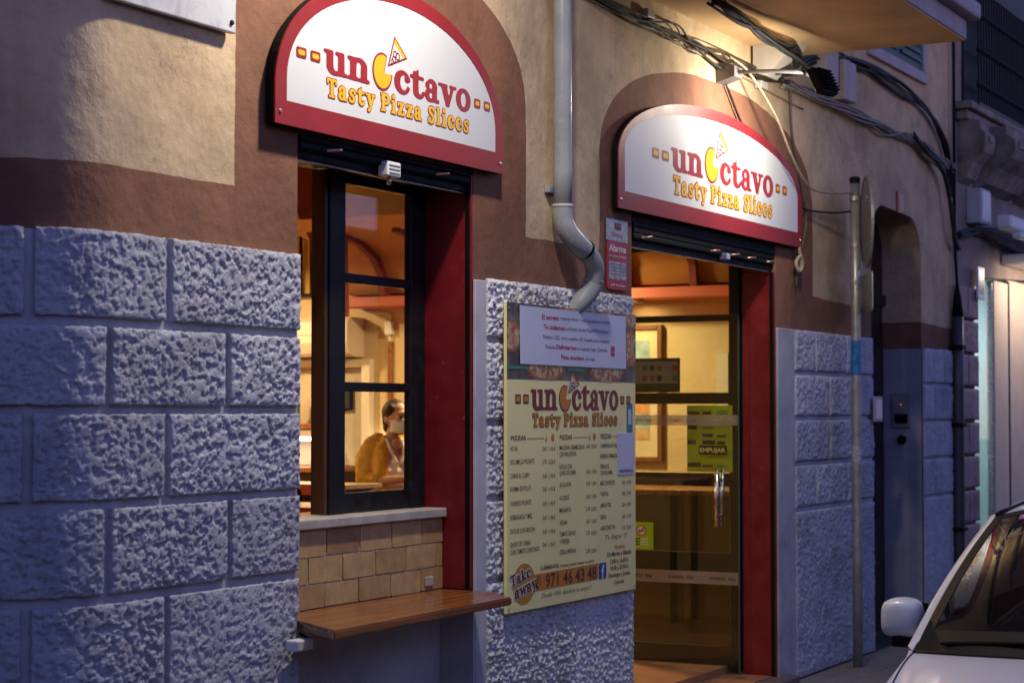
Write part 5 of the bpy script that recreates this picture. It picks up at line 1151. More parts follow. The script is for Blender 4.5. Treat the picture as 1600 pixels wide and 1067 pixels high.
# high table and stool nearer to the window
ht = thing('high_table', 'high table with pale top and thick red edge near the window', 'table', (8.5, 1.95, 0.1))
box('table_top', 8.25, 8.75, 1.42, 2.45, 1.085, 1.125, M_tabletop, ht, 0.004); box('table_edge', 8.235, 8.2495, 1.41, 2.46, 1.045, 1.126, M_tablered, ht, 0.003)
for x in (8.3, 8.68):
    for y in (1.5, 2.36): box('table_leg', x, x + 0.04, y, y + 0.04, 0.1, 1.084, M_black, ht)
stl = thing('bar_stool', 'black bar stool with low curved back behind the high table', 'stool', (9.15, 2.35, 0.1))
box('seat', 8.98, 9.32, 2.15, 2.50, 0.80, 0.85, M_black, stl, 0.02, 3); tube('back_rail', [(8.99, 2.16, 0.85), (8.97, 2.14, 1.14), (8.97, 2.18, 1.19), (8.97, 2.32, 1.20), (8.97, 2.46, 1.19), (8.97, 2.51, 1.14), (8.99, 2.50, 0.85)], 0.012, M_black, stl, 8); box('back_pad', 8.96, 8.975, 2.18, 2.47, 1.02, 1.17, M_black, stl, 0.006)
for x in (9.0, 9.28):
    for y in (2.17, 2.47): box('leg', x, x + 0.025, y, y + 0.025, 0.1, 0.80, M_black, stl)
lg = thing('window_ledge', 'orange wooden ledge inside the take-away window', 'ledge', (6.4, 0.4, 1.15)); box('ledge_board', 5.84, 7.10, 0.302, 0.60, 1.165, 1.195, M_counter, lg, 0.004)
for x in (6.0, 6.9): box('ledge_bracket', x, x + 0.04, 0.302, 0.55, 1.05, 1.1645, M_black, lg)
# wall switch with wooden strip
swb = thing('fuse_box', 'small white fuse box above a wooden strip on the end wall', 'box', (12.44, 3.68, 2.2)); box('fuse_cover', 12.40, 12.449, 3.66, 3.72, 2.20, 2.30, M_whiteplastic, swb, 0.004); tube('fuse_cable', [(12.43, 3.69, 2.30), (12.43, 3.70, 2.36), (12.42, 3.9, 2.385), (12.42, 4.05, 2.43)], 0.008, M_whiteplastic, swb, 6)
ws_ = thing('wooden_strip', 'brown wooden cable strip running down the end wall', 'strip', (12.44, 3.69, 1.3)); box('strip_board', 12.43, 12.449, 3.67, 3.71, 1.2, 2.15, M_counter, ws_, 0.002)
tube('strip_cable', [(12.425, 3.69, 2.15), (12.425, 3.69, 2.2)], 0.006, M_whiteplastic, ws_, 6, 0)
wlm = thing('wall_lamp', 'glowing wall lamp behind the woman', 'lamp', (12.4, 3.72, 1.35)); lathe('lamp_globe', [(0.0001, -0.055), (0.04, -0.04), (0.055, 0), (0.04, 0.04), (0.0001, 0.055)], (12.36, 3.74, 1.40), emis('warm_globe', (1, 0.82, 0.5), 1.6), wlm, 16); tube('lamp_stem', [(12.449, 3.74, 1.40), (12.40, 3.74, 1.40)], 0.012, M_steel, wlm, 8, 0)
# framed picture on the end wall, seen through the door
pc = thing('framed_picture', 'tall framed picture hanging on the warm end wall', 'picture', (12.43, 1.7, 1.27))
box('picture_mat', 12.425, 12.449, 1.47, 2.05, 1.30, 2.195, mat('cream_mount', (0.62, 0.50, 0.33), 0.6), pc)
M_frm = woodmat('picture_frame_wood', (0.12, 0.035, 0.01), (0.2, 0.07, 0.02), 0.4, 2)
for a, b_, c, d in ((1.435, 1.469, 1.265, 2.23), (2.051, 2.085, 1.265, 2.23), (1.4695, 2.0505, 1.265, 1.299), (1.4695, 2.0505, 2.196, 2.23)): box('picture_frame', 12.41, 12.449, a, b_, c, d, M_frm, pc, 0.003)
for z0, z1, c in ((1.95, 2.12, (0.28, 0.40, 0.46)), (1.86, 1.949, (0.35, 0.22, 0.14)), (1.60, 1.80, (0.55, 0.25, 0.12)), (1.50, 1.599, (0.30, 0.42, 0.48)), (1.42, 1.499, (0.48, 0.30, 0.16))):
    box('picture_print', 12.422, 12.4245, 1.535, 1.98, z0, z1, mat('print_colour', c, 0.5, var=0.3, vs=14), pc)
sf = thing('wall_frame', 'narrow pale framed panel on the end wall near the door', 'frame', (12.44, 1.0, 1.7)); box('panel', 12.43, 12.449, 0.94, 1.02, 1.66, 2.02, M_frame, sf); box('panel_edge', 12.425, 12.449, 0.925, 0.9395, 1.655, 2.025, M_black, sf)
wn = thing('wainscot', 'dark wooden wainscot below the warm wall seen through the door', 'panelling', (12.4, 1.6, 0.1))
for k in range(13): box('board', 12.40, 12.449, 0.36 + k * 0.27, 0.62 + k * 0.27, 0.105, 1.13, M_wainscot, wn, 0.008)
box('wainscot_cap', 12.36, 12.449, 0.36, 3.86, 1.131, 1.165, M_counter, wn, 0.004)
hc = thing('side_counter', 'low dark wooden counter behind the entrance door', 'counter', (11.6, 1.2, 0.1)); box('counter_body', 11.35, 11.9, 0.45, 2.6, 0.1, 1.085, M_wainscot, hc); box('counter_top', 11.30, 11.95, 0.42, 2.65, 1.086, 1.12, M_counter, hc, 0.006)
# ceiling down lights
def downlight(x, y, e, lb, z=3.445, r=0.07, c=(1.0, 0.63, 0.28)):
    t = thing('down_light', lb, 'lamp', (x, y, z)); lathe('lamp_ring', [(r, -0.02), (r + 0.015, -0.02), (r + 0.015, 0), (r, 0)], (x, y, z), M_steel, t, 20)
    lathe('lamp_glass', [(0.0001, -0.012), (r - 0.002, -0.012), (r - 0.002, -0.008)], (x, y, z), emis('warm_down_light', (1, 0.85, 0.6), 12), t, 20)
    L = bpy.data.lights.new('down_light_lamp', 'AREA'); L.shape = 'DISK'; L.size = 2 * r; L.energy = e; L.color = c
    lo = bpy.data.objects.new('down_light_lamp', L); col.objects.link(lo); lo.parent = t; lo.location = (0, 0, -0.025)
def pendant(x, y, e, lb, z=2.75):
    t = thing('pendant_lamp', lb, 'lamp', (x, y, z)); lathe('lamp_shade', [(0.15, 0.0), (0.05, 0.16), (0.045, 0.16), (0.144, 0.0)], (x, y, z), M_coral, t, 24); tube('lamp_cord', [(x, y, z + 0.16), (x, y, 3.449)], 0.006, M_black, t, 6, 0)
    lathe('lamp_bulb', [(0.0001, 0.0), (0.03, 0.015), (0.03, 0.05), (0.012, 0.08)], (x, y, z + 0.03), emis('warm_bulb', (1, 0.8, 0.5), 10), t, 14)
    L = bpy.data.lights.new('pendant_light', 'AREA'); L.shape = 'DISK'; L.size = 0.2; L.energy = e; L.color = (1.0, 0.66, 0.32)
    lo = bpy.data.objects.new('pendant_light', L); col.objects.link(lo); lo.parent = t; lo.location = (0, 0, -0.01)
for x, y, e, lb in ((11.5, 2.1, 75, 'pendant lamp over the side counter'), (11.2, 4.75, 60, 'pendant lamp over the back counter'), (9.0, 4.5, 26, 'pendant lamp over the bar'), (8.0, 2.6, 28, 'pendant lamp over the high table')): pendant(x, y, e * INDOOR, lb)
downlight(12.28, 1.55, 1.2 * INDOOR, 'small spot light set in the coral beam', 2.399, 0.03)
downlight(12.28, 2.7, 2 * INDOOR, 'second small spot light set in the coral beam', 2.399, 0.03)

# ------------------------------------------------------------------ things stuck to the entrance doors (read on the face towards the street)
def sticker(name, label, a0, a1, z0, z1, m, x):
    t = thing(name, label, 'notice', (x, (a0 + a1) / 2, z0)); box('sheet', x - 0.0015, x, a0, a1, z0, z1, m, t); return t
fd = lambda x: (lambda a, b_: (x, -a, b_))
M_ygreen = mat('yellow_green_paper', (0.48, 0.50, 0.02), 0.5, var=0.05)
yl = sticker('yellow_menu_sheet', 'yellow green menu sheet on the glass door with a push notice', 0.265, 0.56, 1.255, 1.655, M_ygreen, 10.798)
V_ = 10.796
for k in range(3):
    for j in range(8):
        if random.random() < 0.8: box('menu_block', V_ - 0.0006, V_, 0.555 - 0.095 * k - 0.085 * random.uniform(0.6, 1), 0.555 - 0.095 * k, 1.285 + j * 0.045, 1.285 + j * 0.045 + random.choice((0.012, 0.02, 0.026)), random.choice((M_photo, M_brownwood, mat('faded_print', (0.25, 0.27, 0.06), 0.5))), yl)
em = sticker('push_sign', 'black EMPUJAR push sign on the glass door', 0.285, 0.465, 1.36, 1.415, mat('black_brown_plastic', (0.03, 0.022, 0.012), 0.4), 10.7535)
text_fit([('EMPUJAR', -0.458, 1.375, 0.165, 0.026)], fd(10.7515), 'push_lettering', mat('yellowish_letter', (0.5, 0.48, 0.1), 0.5), em, 0.02)
al_ = sticker('allergen_chart', 'dark green allergen chart with rows of round icons on the door', 0.605, 0.99, 1.735, 1.945, mat('dark_green_print', (0.012, 0.04, 0.025), 0.4, var=0.4, vs=25), 10.798)
box('chart_panel', 10.7955, 10.7962, 0.62, 0.985, 1.79, 1.925, mat('grey_chart_print', (0.34, 0.33, 0.33), 0.5), al_)
icn = [mat('icon_print', c, 0.5) for c in ((0.35, 0.06, 0.04), (0.04, 0.04, 0.05), (0.35, 0.30, 0.28), (0.06, 0.18, 0.05), (0.28, 0.12, 0.05), (0.4, 0.3, 0.08))]
for j in range(2):
    for k in range(7): prism_map('icon', ell(0.64 + k * 0.05, 1.885 - 0.062 * j, 0.019, 0.019, 16), 0, 0.0006, lambda a, tt, b_: (10.7945 + tt, a, b_), icn[(k * 2 + j * 3 + k // 3) % 6], al_)
ns_ = sticker('no_smoking_sticker', 'yellow green no smoking sticker on the lower glass', 0.765, 0.925, 0.78, 0.945, mat('lime_sticker', (0.26, 0.50, 0.01), 0.45, var=0.05), 10.7525)
prism_map('prohibition_ring', [ell(0.845, 0.893, 0.034, 0.034, 28), ell(0.845, 0.893, 0.027, 0.027, 28)[::-1]], 0, 0.0006, lambda a, tt, b_: (10.7495 + tt, a, b_), M_redink, ns_)
prism_map('ring_ground', ell(0.845, 0.893, 0.0268, 0.0268, 28), 0, 0.0004, lambda a, tt, b_: (10.7502 + tt, a, b_), M_bwhite, ns_)
prism_map('cigarette', [(0.825, 0.888), (0.865, 0.888), (0.865, 0.896), (0.825, 0.896)], 0, 0.0003, lambda a, tt, b_: (10.7496 + tt, a, b_), M_ink, ns_)
prism_map('ring_bar', [(0.824, 0.908), (0.829, 0.913), (0.866, 0.878), (0.861, 0.873)][::-1], 0, 0.0004, lambda a, tt, b_: (10.749 + tt, a, b_), M_redink, ns_)
for k in range(3):
    box('sticker_print', 10.7502, 10.7508, 0.855, 0.89, 0.838 - 0.016 * k, 0.846 - 0.016 * k, M_ink, ns_); box('sticker_print', 10.7502, 10.7508, 0.80, 0.85, 0.838 - 0.016 * k, 0.846 - 0.016 * k, M_bwhite, ns_)
# frosted bands with the shop name, seen from behind
M_band = bpy.data.materials.new('frosted_band'); M_band.use_nodes = True; t_ = M_band.node_tree; pb = t_.nodes['Principled BSDF']; pb.inputs['Base Color'].default_value = (0.36, 0.30, 0.22, 1); pb.inputs['Roughness'].default_value = 0.5
tr_ = N(t_, 'ShaderNodeBsdfTransparent'); mx_ = N(t_, 'ShaderNodeMixShader'); mx_.inputs[0].default_value = 0.42; t_.links.new(tr_.outputs[0], mx_.inputs[1]); t_.links.new(pb.outputs[0], mx_.inputs[2]); t_.links.new(mx_.outputs[0], t_.nodes['Material Output'].inputs[0])
M_bandtxt = mat('band_print', (0.34, 0.25, 0.15), 0.5); M_bandtxt2 = mat('band_print_dark', (0.05, 0.035, 0.02), 0.5)
for z0, z1, m in ((1.535, 1.598, M_bandtxt), (0.585, 0.66, M_bandtxt2)):
    bd2 = box('frosted_band', 10.7532, 10.7545, 0.215, 1.045, z0, z1, M_band, gd)
    zc = (z0 + z1) / 2 - 0.010
    text_fit([('un ctavo', 0.235 + k * 0.27, zc, 0.165, 0.026) for k in range(3)], lambda a, b_: (10.7526, a, b_), 'band_lettering', m, bd2, 0.015)
# ------------------------------------------------------------------ woman at the bar
def blob(bm, p, r, sub=2, sc_=(1, 1, 1)):
    g = bmesh.ops.create_icosphere(bm, subdivisions=sub, radius=1.0)['verts']
    bmesh.ops.scale(bm, verts=g, vec=(r * sc_[0], r * sc_[1], r * sc_[2])); bmesh.ops.translate(bm, verts=g, vec=p); return g
def limb(bm, pts, rs):
    P = catmull(pts, 5) if len(pts) > 2 else [Vector(pts[0]).lerp(Vector(pts[1]), k / 5) for k in range(6)]
    rr = np.interp(np.linspace(0, 1, len(P)), np.linspace(0, 1, len(rs)), rs)
    for a, b_, r0, r1 in zip(P[:-1], P[1:], rr[:-1], rr[1:]):
        blob(bm, a, r0, 2)
        d = (b_ - a); n = max(1, int(d.length / (min(r0, r1) * 0.4)))
        for k in range(1, n): blob(bm, a.lerp(b_, k / n), r0 + (r1 - r0) * k / n, 2)
    blob(bm, P[-1], rr[-1], 2)
def remesh(o, vox, sm=6):
    md = o.modifiers.new('skin', 'REMESH'); md.mode = 'VOXEL'; md.voxel_size = vox; md.use_smooth_shade = True
    s = o.modifiers.new('soft', 'SMOOTH'); s.iterations = sm; s.factor = 0.5
M_skin = mat('skin', (0.50, 0.27, 0.17), 0.5, var=0.06, vs=20); M_hair = mat('dark_brown_hair', (0.020, 0.011, 0.006), 0.65, var=0.4, vs=60, bs=0.4, bsc=120)
M_cardi = mat('mustard_knit', (0.62, 0.33, 0.014), 0.85, var=0.15, vs=25, bs=0.6, bsc=70, bd=0.008); M_blouse = mat('white_blouse', (0.78, 0.74, 0.70), 0.75, var=0.05, bs=0.5, bsc=25, bd=0.01)
M_mask = mat('white_face_mask', (0.62, 0.64, 0.66), 0.7, var=0.04); M_trouser = mat('dark_trousers', (0.03, 0.03, 0.04), 0.8)
pw = thing('person', 'woman in mustard cardigan, white blouse and white face mask leaning on the bar', 'person', (10.70, 2.62, 0.1))
pw.rotation_euler = (0, 0, R(-28))   # local forward is -Y, local x to her left
# local coordinates, feet at 0; forward -Y
def lmk(name, bm, m, vox, sm=6, parent=pw):
    me = bpy.data.meshes.new(name); bm.to_mesh(me); bm.free(); me.materials.append(m)
    o = bpy.data.objects.new(name, me); col.objects.link(o); o.parent = parent; remesh(o, vox, sm); return o
HX, HY, HZ = 0.03, -0.05, 1.475     # head centre
bm = bmesh.new()
blob(bm, (HX, HY + 0.012, HZ + 0.02), 0.088, 3, (0.86, 1.02, 1.06)); blob(bm, (HX, HY - 0.03, HZ - 0.045), 0.060, 3, (0.92, 0.95, 1.1)); blob(bm, (HX, HY - 0.055, HZ - 0.085), 0.028, 2)
blob(bm, (HX, HY - 0.098, HZ - 0.012), 0.014, 2, (0.9, 1.0, 1.4)); blob(bm, (HX, HY - 0.085, HZ + 0.03), 0.03, 2, (1.9, 0.5, 0.6))
for s in (-1, 1): blob(bm, (HX + s * 0.076, HY + 0.02, HZ - 0.01), 0.02, 2, (0.45, 0.9, 1.4)); blob(bm, (HX + s * 0.034, HY - 0.075, HZ - 0.005), 0.024, 2)
limb(bm, [(HX, HY + 0.03, HZ - 0.06), (0.01, 0.0, 1.33), (0, 0.02, 1.27)], [0.045, 0.047, 0.06])
limb(bm, [(0, 0.02, 1.24), (0, 0.02, 1.1), (0, 0.02, 0.95)], [0.10, 0.10, 0.11]); limb(bm, [(-0.12, 0.02, 1.255), (0.12, 0.02, 1.255)], [0.045, 0.045])
for s in (-1, 1):
    limb(bm, [(s * 0.08, 0.02, 0.88), (s * 0.085, 0.0, 0.48), (s * 0.085, 0.03, 0.08)], [0.085, 0.055, 0.038]); limb(bm, [(s * 0.085, 0.03, 0.045), (s * 0.09, -0.13, 0.03)], [0.035, 0.028])
    el = (s * 0.205, -0.03, 1.06); wr = (s * 0.05 + 0.02, -0.25, 1.09)
    limb(bm, [(s * 0.13, 0.02, 1.26), (s * 0.18, 0.01, 1.17), el], [0.034, 0.034, 0.034]); limb(bm, [el, wr], [0.038, 0.025])
    wv = Vector(wr); dv = (wv - Vector(el)).normalized(); up_ = Vector((0, 0, 1)); sd2 = dv.cross(up_).normalized()
    pc_ = wv + dv * 0.05; limb(bm, [wv, pc_], [0.024, 0.027])
    for k, (o_, ln) in enumerate(((-0.026, 0.055), (-0.009, 0.065), (0.009, 0.062), (0.026, 0.048))):
        b1 = pc_ + sd2 * o_ + dv * 0.015; limb(bm, [b1, b1 + dv * ln * 0.55 - up_ * 0.004, b1 + dv * ln - up_ * 0.02], [0.009, 0.0085, 0.0075])
    th_ = wv + dv * 0.02 - sd2 * s * 0.026; limb(bm, [th_, th_ + dv * 0.03 - sd2 * s * 0.02, th_ + dv * 0.055 - sd2 * s * 0.022 - up_ * 0.01], [0.011, 0.010, 0.008])
body = lmk('body', bm, M_skin, 0.0065, 4)
bm = bmesh.new()   # hair drawn back into a low bun
blob(bm, (HX, HY + 0.034, HZ + 0.034), 0.096, 3, (0.89, 0.99, 0.98)); blob(bm, (HX, HY + 0.075, HZ - 0.02), 0.055, 3, (1.2, 1, 1)); blob(bm, (HX, HY + 0.118, HZ - 0.06), 0.038, 2)
for s in (-1, 1): blob(bm, (HX + s * 0.052, HY - 0.005, HZ + 0.055), 0.045, 2)
lmk('hair', bm, M_hair, 0.006, 3)
bm = bmesh.new()   # pleated mask
V = []
for i in range(9):
    for j in range(9):
        u = (i - 4) / 4.0; v_ = (j - 4) / 4.0
        x = HX + u * 0.072; z = HZ - 0.052 + v_ * 0.05 * (1 - 0.25 * u * u); y = HY - 0.122 + 0.085 * u * u + 0.018 * v_ * v_ + (0.004 if j % 3 == 0 else 0)
        V.append(bm.verts.new((x, y, z)))
for i in range(8):
    for j in range(8): bm.faces.new((V[i * 9 + j], V[(i + 1) * 9 + j], V[(i + 1) * 9 + j + 1], V[i * 9 + j + 1]))
me = bpy.data.meshes.new('face_mask'); bm.to_mesh(me); bm.free(); me.materials.append(M_mask); me.polygons.foreach_set('use_smooth', [True] * len(me.polygons)); mo = bpy.data.objects.new('face_mask', me); col.objects.link(mo); mo.parent = pw; sd3 = mo.modifiers.new('thick', 'SOLIDIFY'); sd3.thickness = 0.003
for s in (-1, 1):
    V, F = tube_vf([(HX + s * 0.07, HY - 0.04, HZ - 0.03), (HX + s * 0.078, HY + 0.0, HZ - 0.005), (HX + s * 0.08, HY + 0.03, HZ + 0.01)], 0.0022, 6); me = bpy.data.meshes.new('mask_strap'); me.from_pydata(V, [], F); me.materials.append(M_mask); so_ = bpy.data.objects.new('mask_strap', me); col.objects.link(so_); so_.parent = mo
for s in (-1, 1):   # eyes
    bm = bmesh.new(); blob(bm, (HX + s * 0.033, HY - 0.0945, HZ + 0.008), 0.0095, 2, (1.2, 0.6, 0.7)); me = bpy.data.meshes.new('eye'); bm.to_mesh(me); bm.free(); me.materials.append(M_black); eo = bpy.data.objects.new('eye', me); col.objects.link(eo); eo.parent = pw
bm = bmesh.new()   # blouse front
for z, w_, d_ in ((0.86, 0.165, 0.12), (0.95, 0.15, 0.115), (1.04, 0.15, 0.125), (1.12, 0.16, 0.135), (1.18, 0.135, 0.115), (1.23, 0.095, 0.085)): blob(bm, (0, 0.012, z), 1.0, 3, (w_, d_, 0.075))
bl_ = lmk('blouse', bm, M_blouse, 0.009, 8); tx = bpy.data.textures.new('blouse_folds', 'CLOUDS'); tx.noise_scale = 0.05; dm = bl_.modifiers.new('folds', 'DISPLACE'); dm.texture = tx; dm.strength = 0.016; dm.mid_level = 0.5
for s in (-1, 1):
    V, F = [], []
    bm = bmesh.new(); pts_ = [(s * 0.055, -0.055, 1.335), (s * 0.05, -0.10, 1.27), (s * 0.018, -0.125, 1.19)]
    limb(bm, pts_, [0.016, 0.014, 0.010]); me = bpy.data.meshes.new('collar'); bm.to_mesh(me); bm.free(); me.materials.append(M_blouse); co_ = bpy.data.objects.new('collar', me); col.objects.link(co_); co_.parent = pw; remesh(co_, 0.006, 2)
bm = bmesh.new()   # open neck
for (x, z) in ((0.0, 1.305),): blob(bm, (x, -0.088 - (1.30 - z) * 0.45, z), 0.036 - (1.30 - z) * 0.3, 2, (1, 0.5, 1))
me = bpy.data.meshes.new('neckline'); bm.to_mesh(me); bm.free(); me.materials.append(M_skin); me.polygons.foreach_set('use_smooth', [True] * len(me.polygons)); no_ = bpy.data.objects.new('neckline', me); col.objects.link(no_); no_.parent = pw
bm = bmesh.new()   # cardigan: back, two open fronts and sleeves
for s in (-1, 1):
    limb(bm, [(s * 0.085, -0.05, 1.30), (s * 0.115, -0.085, 1.2), (s * 0.125, -0.095, 1.08), (s * 0.13, -0.085, 0.95), (s * 0.135, -0.08, 0.8)], [0.035, 0.05, 0.05, 0.05, 0.05])
    limb(bm, [(s * 0.055, 0.03, 1.345), (s * 0.13, 0.025, 1.30), (s * 0.180, 0.015, 1.20), (s * 0.205, -0.02, 1.085)], [0.038, 0.056, 0.058, 0.058]); limb(bm, [(s * 0.205, -0.02, 1.085), (s * 0.165, -0.085, 1.078)], [0.056, 0.048]); limb(bm, [(s * 0.05, -0.03, 1.345), (s * 0.085, -0.07, 1.25)], [0.022, 0.04])
    limb(bm, [(s * 0.13, 0.015, 1.20), (s * 0.145, 0.01, 0.8)], [0.075, 0.09])
limb(bm, [(-0.1, 0.07, 1.26), (0.1, 0.07, 1.26)], [0.07, 0.07]); limb(bm, [(-0.08, 0.09, 1.15), (-0.08, 0.09, 0.8)], [0.075, 0.075]); limb(bm, [(0.08, 0.09, 1.15), (0.08, 0.09, 0.8)], [0.075, 0.075])
cg = lmk('cardigan', bm, M_cardi, 0.008, 3); tx = bpy.data.textures.new('folds', 'CLOUDS'); tx.noise_scale = 0.06; dm = cg.modifiers.new('folds', 'DISPLACE'); dm.texture = tx; dm.strength = 0.028; dm.mid_level = 0.5
bm = bmesh.new()
for s in (-1, 1): limb(bm, [(s * 0.08, 0.02, 0.9), (s * 0.085, 0.0, 0.48), (s * 0.085, 0.03, 0.09)], [0.11, 0.075, 0.055])
lmk('trousers', bm, M_trouser, 0.012, 4)

# ------------------------------------------------------------------ parked white car (nose towards the camera)
M_carw = mat('white_car_paint', (0.56, 0.57, 0.66), 0.34, var=0.02, coat=0.35); M_trim = mat('black_car_trim', (0.006, 0.006, 0.007), 0.6, spec=0.15)
M_carglass = glassmat('car_glass', (0.34, 0.33, 0.32), 1.33); M_rubber = mat('tyre_rubber', (0.015, 0.015, 0.016), 0.8); M_dash = mat('dark_car_interior', (0.02, 0.018, 0.018), 0.6)
M_rim = mat('alloy_rim', (0.4, 0.4, 0.42), 0.3, 0.9)
YC, RZ = -2.93, -0.115
car = thing('parked_car', 'white hatchback parked at the kerb facing the camera', 'car', (7.2, YC, RZ))
NV = 24
vv = [-1 + 2 * k / NV for k in range(NV + 1)]
def cowl(v): return Vector((6.12 + 0.33 * abs(v) ** 2.5, YC + 0.82 * v, 0.845 - 0.045 * v * v))
def rooff(v): return Vector((6.97 + 0.20 * abs(v) ** 2.2, YC + 0.715 * v, 1.315 - 0.085 * abs(v) ** 2.3))
def roofr(v): return Vector((8.75 - 0.1 * v * v, YC + 0.63 * v, 1.33 - 0.10 * abs(v) ** 2.3))
def nose(v): return Vector((5.42 + 0.22 * abs(v) ** 2.4, YC + 0.74 * v, 0.60 - 0.05 * v * v))
class G:
    def __init__(s): s.V = []; s.F = []
    def ruled(s, A, B, n, bulge=0.0, bdir=(0, 0, 1)):
        b0 = len(s.V); m = len(A); bd3 = Vector(bdir)
        for i in range(n + 1):
            t = i / n
            for a, b_ in zip(A, B): s.V.append(a.lerp(b_, t) + bd3 * (bulge * 4 * t * (1 - t)))
        for i in range(n):
            for j in range(m - 1): q = b0 + i * m + j; s.F.append((q, q + 1, q + m + 1, q + m))
    def mk(s, name, m, parent, sm=True):
        bm = bmesh.new(); bv = [bm.verts.new(v) for v in s.V]
        for f in s.F:
            try: bm.faces.new([bv[i] for i in f])
            except ValueError: pass
        bmesh.ops.remove_doubles(bm, verts=bm.verts, dist=0.0008)
        o = frombm(name, bm, m, parent, True)
        e = o.modifiers.new('edge', 'EDGE_SPLIT'); e.split_angle = R(38); return o
body_ = G()
C0 = [cowl(v) for v in vv]; RF = [rooff(v) for v in vv]; RR = [roofr(v) for v in vv]; NS = [nose(v) for v in vv]
body_.ruled(NS, C0, 14, 0.055); body_.ruled(RF, RR, 12, 0.045)
BF = [Vector((5.33 + 0.30 * abs(v) ** 2.4, YC + 0.79 * v, 0.34)) for v in vv]; BL = [Vector((5.40 + 0.30 * abs(v) ** 2.4, YC + 0.78 * v, 0.06)) for v in vv]
body_.ruled(BF, NS, 5, 0.03, (-1, 0, 0)); body_.ruled(BL, BF, 3, 0.02, (-1, 0, 0))
TB = [Vector((9.05 - 0.12 * abs(v) ** 2.4, YC + 0.78 * v, 0.80)) for v in vv]; TL = [Vector((9.15 - 0.14 * abs(v) ** 2.4, YC + 0.80 * v, 0.08)) for v in vv]
body_.ruled(TB, TL, 5, 0.03, (1, 0, 0))
rear = G(); rear.ruled(RR, TB, 6, 0.03, (1, 0, 0))
sideglass = G()
def interp(P, xs): return [Vector((x, float(np.interp(x, [p[0] for p in P], [p[1] for p in P])), float(np.interp(x, [p[0] for p in P], [p[2] for p in P])))) for x in xs]
for s in (-1, 1):
    c1, r1, rr1 = cowl(s), rooff(s), roofr(s)
    belt = [Vector((6.50, YC + s * 0.855, 0.815)), Vector((6.85, YC + s * 0.86, 0.85)), Vector((7.4, YC + s * 0.865, 0.87)), Vector((8.2, YC + s * 0.86, 0.89)), Vector((8.93, YC + s * 0.78, 0.83))]
    # A pillar: inner edge along the screen, outer edge a little out and behind
    k = 10; inn = [c1.lerp(r1, i / k) for i in range(k + 1)]; o0 = belt[0]; o1 = r1 + Vector((0.13, s * 0.055, -0.012))
    out = [o0.lerp(o1, i / k) + Vector((0, s * 0.006, 0.022)) * (4 * (i / k) * (1 - i / k)) for i in range(k + 1)]
    body_.ruled(inn, out, 4, 0.012, (-0.4, s * 0.5, 0.5))
    # roof rail and side glass
    rail_o = [o1] + [Vector((x, YC + s * w_, z)) for x, w_, z in ((7.7, 0.75, 1.262), (8.2, 0.74, 1.265), (8.68, 0.69, 1.22))]
    rail_i = [r1] + [r1.lerp(rr1, t) + Vector((0, 0, 0.0)) for t in (0.34, 0.66, 1.0)]
    RO = catmull(rail_o, 5); RI = [rail_i[0].lerp(rail_i[-1], i / (len(RO) - 1)) for i in range(len(RO))]
    body_.ruled(RI, RO, 3, 0.01, (0, s * 0.4, 0.6))
    blt = interp(belt, np.linspace(6.52, 8.9, len(RO))); sideglass.ruled([o0.lerp(o1, i / (len(RO) - 1)) if False else RO[i] for i in range(len(RO))], blt, 4, 0.02, (0, s, 0))
    # triangle between pillar foot and glass
    body_.ruled(out, [o0.lerp(RO[0], i / k) * 0.5 + o0.lerp(o1, i / k) * 0.5 + Vector((0.06, 0, -0.01)) for i in range(k + 1)], 2)
    # flank: hood edge + belt down to the sill
    xs = np.linspace(5.66, 8.95, 42)
    upP = [NS[0 if s < 0 else -1], Vector((6.0, YC + s * 0.795, 0.735)), c1 + Vector((-0.02, s * 0.01, -0.005)), belt[0], belt[1], belt[2], belt[3], belt[4], Vector((8.95, YC + s * 0.78, 0.80))]
    UP = interp(upP, xs); mid = [Vector((x, YC + s * float(np.interp(x, [5.66, 5.9, 6.5, 7.4, 8.4, 8.95], [0.775, 0.845, 0.875, 0.88, 0.87, 0.79])), float(np.interp(x, [5.66, 6.5, 8.95], [0.50, 0.62, 0.64])))) for x in xs]
    low = [Vector((x, YC + s * float(np.interp(x, [5.66, 5.9, 8.6, 8.95], [0.77, 0.84, 0.85, 0.80])), 0.30)) for x in xs]
    def arch_z(x):
        z = 0.06
        for wx in (6.02, 8.35):
            d = abs(x - wx)
            if d < 0.33: z = max(z, 0.16 + math.sqrt(max(0, 0.33 ** 2 - d * d)) - 0.02)
        return z
    bot = [Vector((x, YC + s * float(np.interp(x, [5.66, 5.9, 8.6, 8.95], [0.765, 0.82, 0.82, 0.79])), max(arch_z(x), 0.06))) for x in xs]
    low = [Vector((l.x, l.y, max(l.z, b_.z + 0.02))) for l, b_ in zip(low, bot)]
    body_.ruled(UP, mid, 5, 0.012, (0, s, 0)); body_.ruled(mid, low, 4, 0.008, (0, s, 0)); body_.ruled(low, bot, 2)
    body_.ruled([NS[0 if s < 0 else -1], UP[0]], [BF[0 if s < 0 else -1], low[0]], 4); body_.ruled([TB[0 if s < 0 else -1], UP[-1]], [TL[0 if s < 0 else -1], low[-1]], 4)
    hx = [C0[0 if s < 0 else -1].lerp(NS[0 if s < 0 else -1], i / 14) + Vector((0, 0, 0.055 * 4 * (i / 14) * (1 - i / 14))) for i in range(15)]
    body_.ruled(hx, [UP[int(np.argmin([abs(u.x - h.x) for u in UP]))] for h in hx], 3, 0.006, (0, s * 0.5, 0.5))
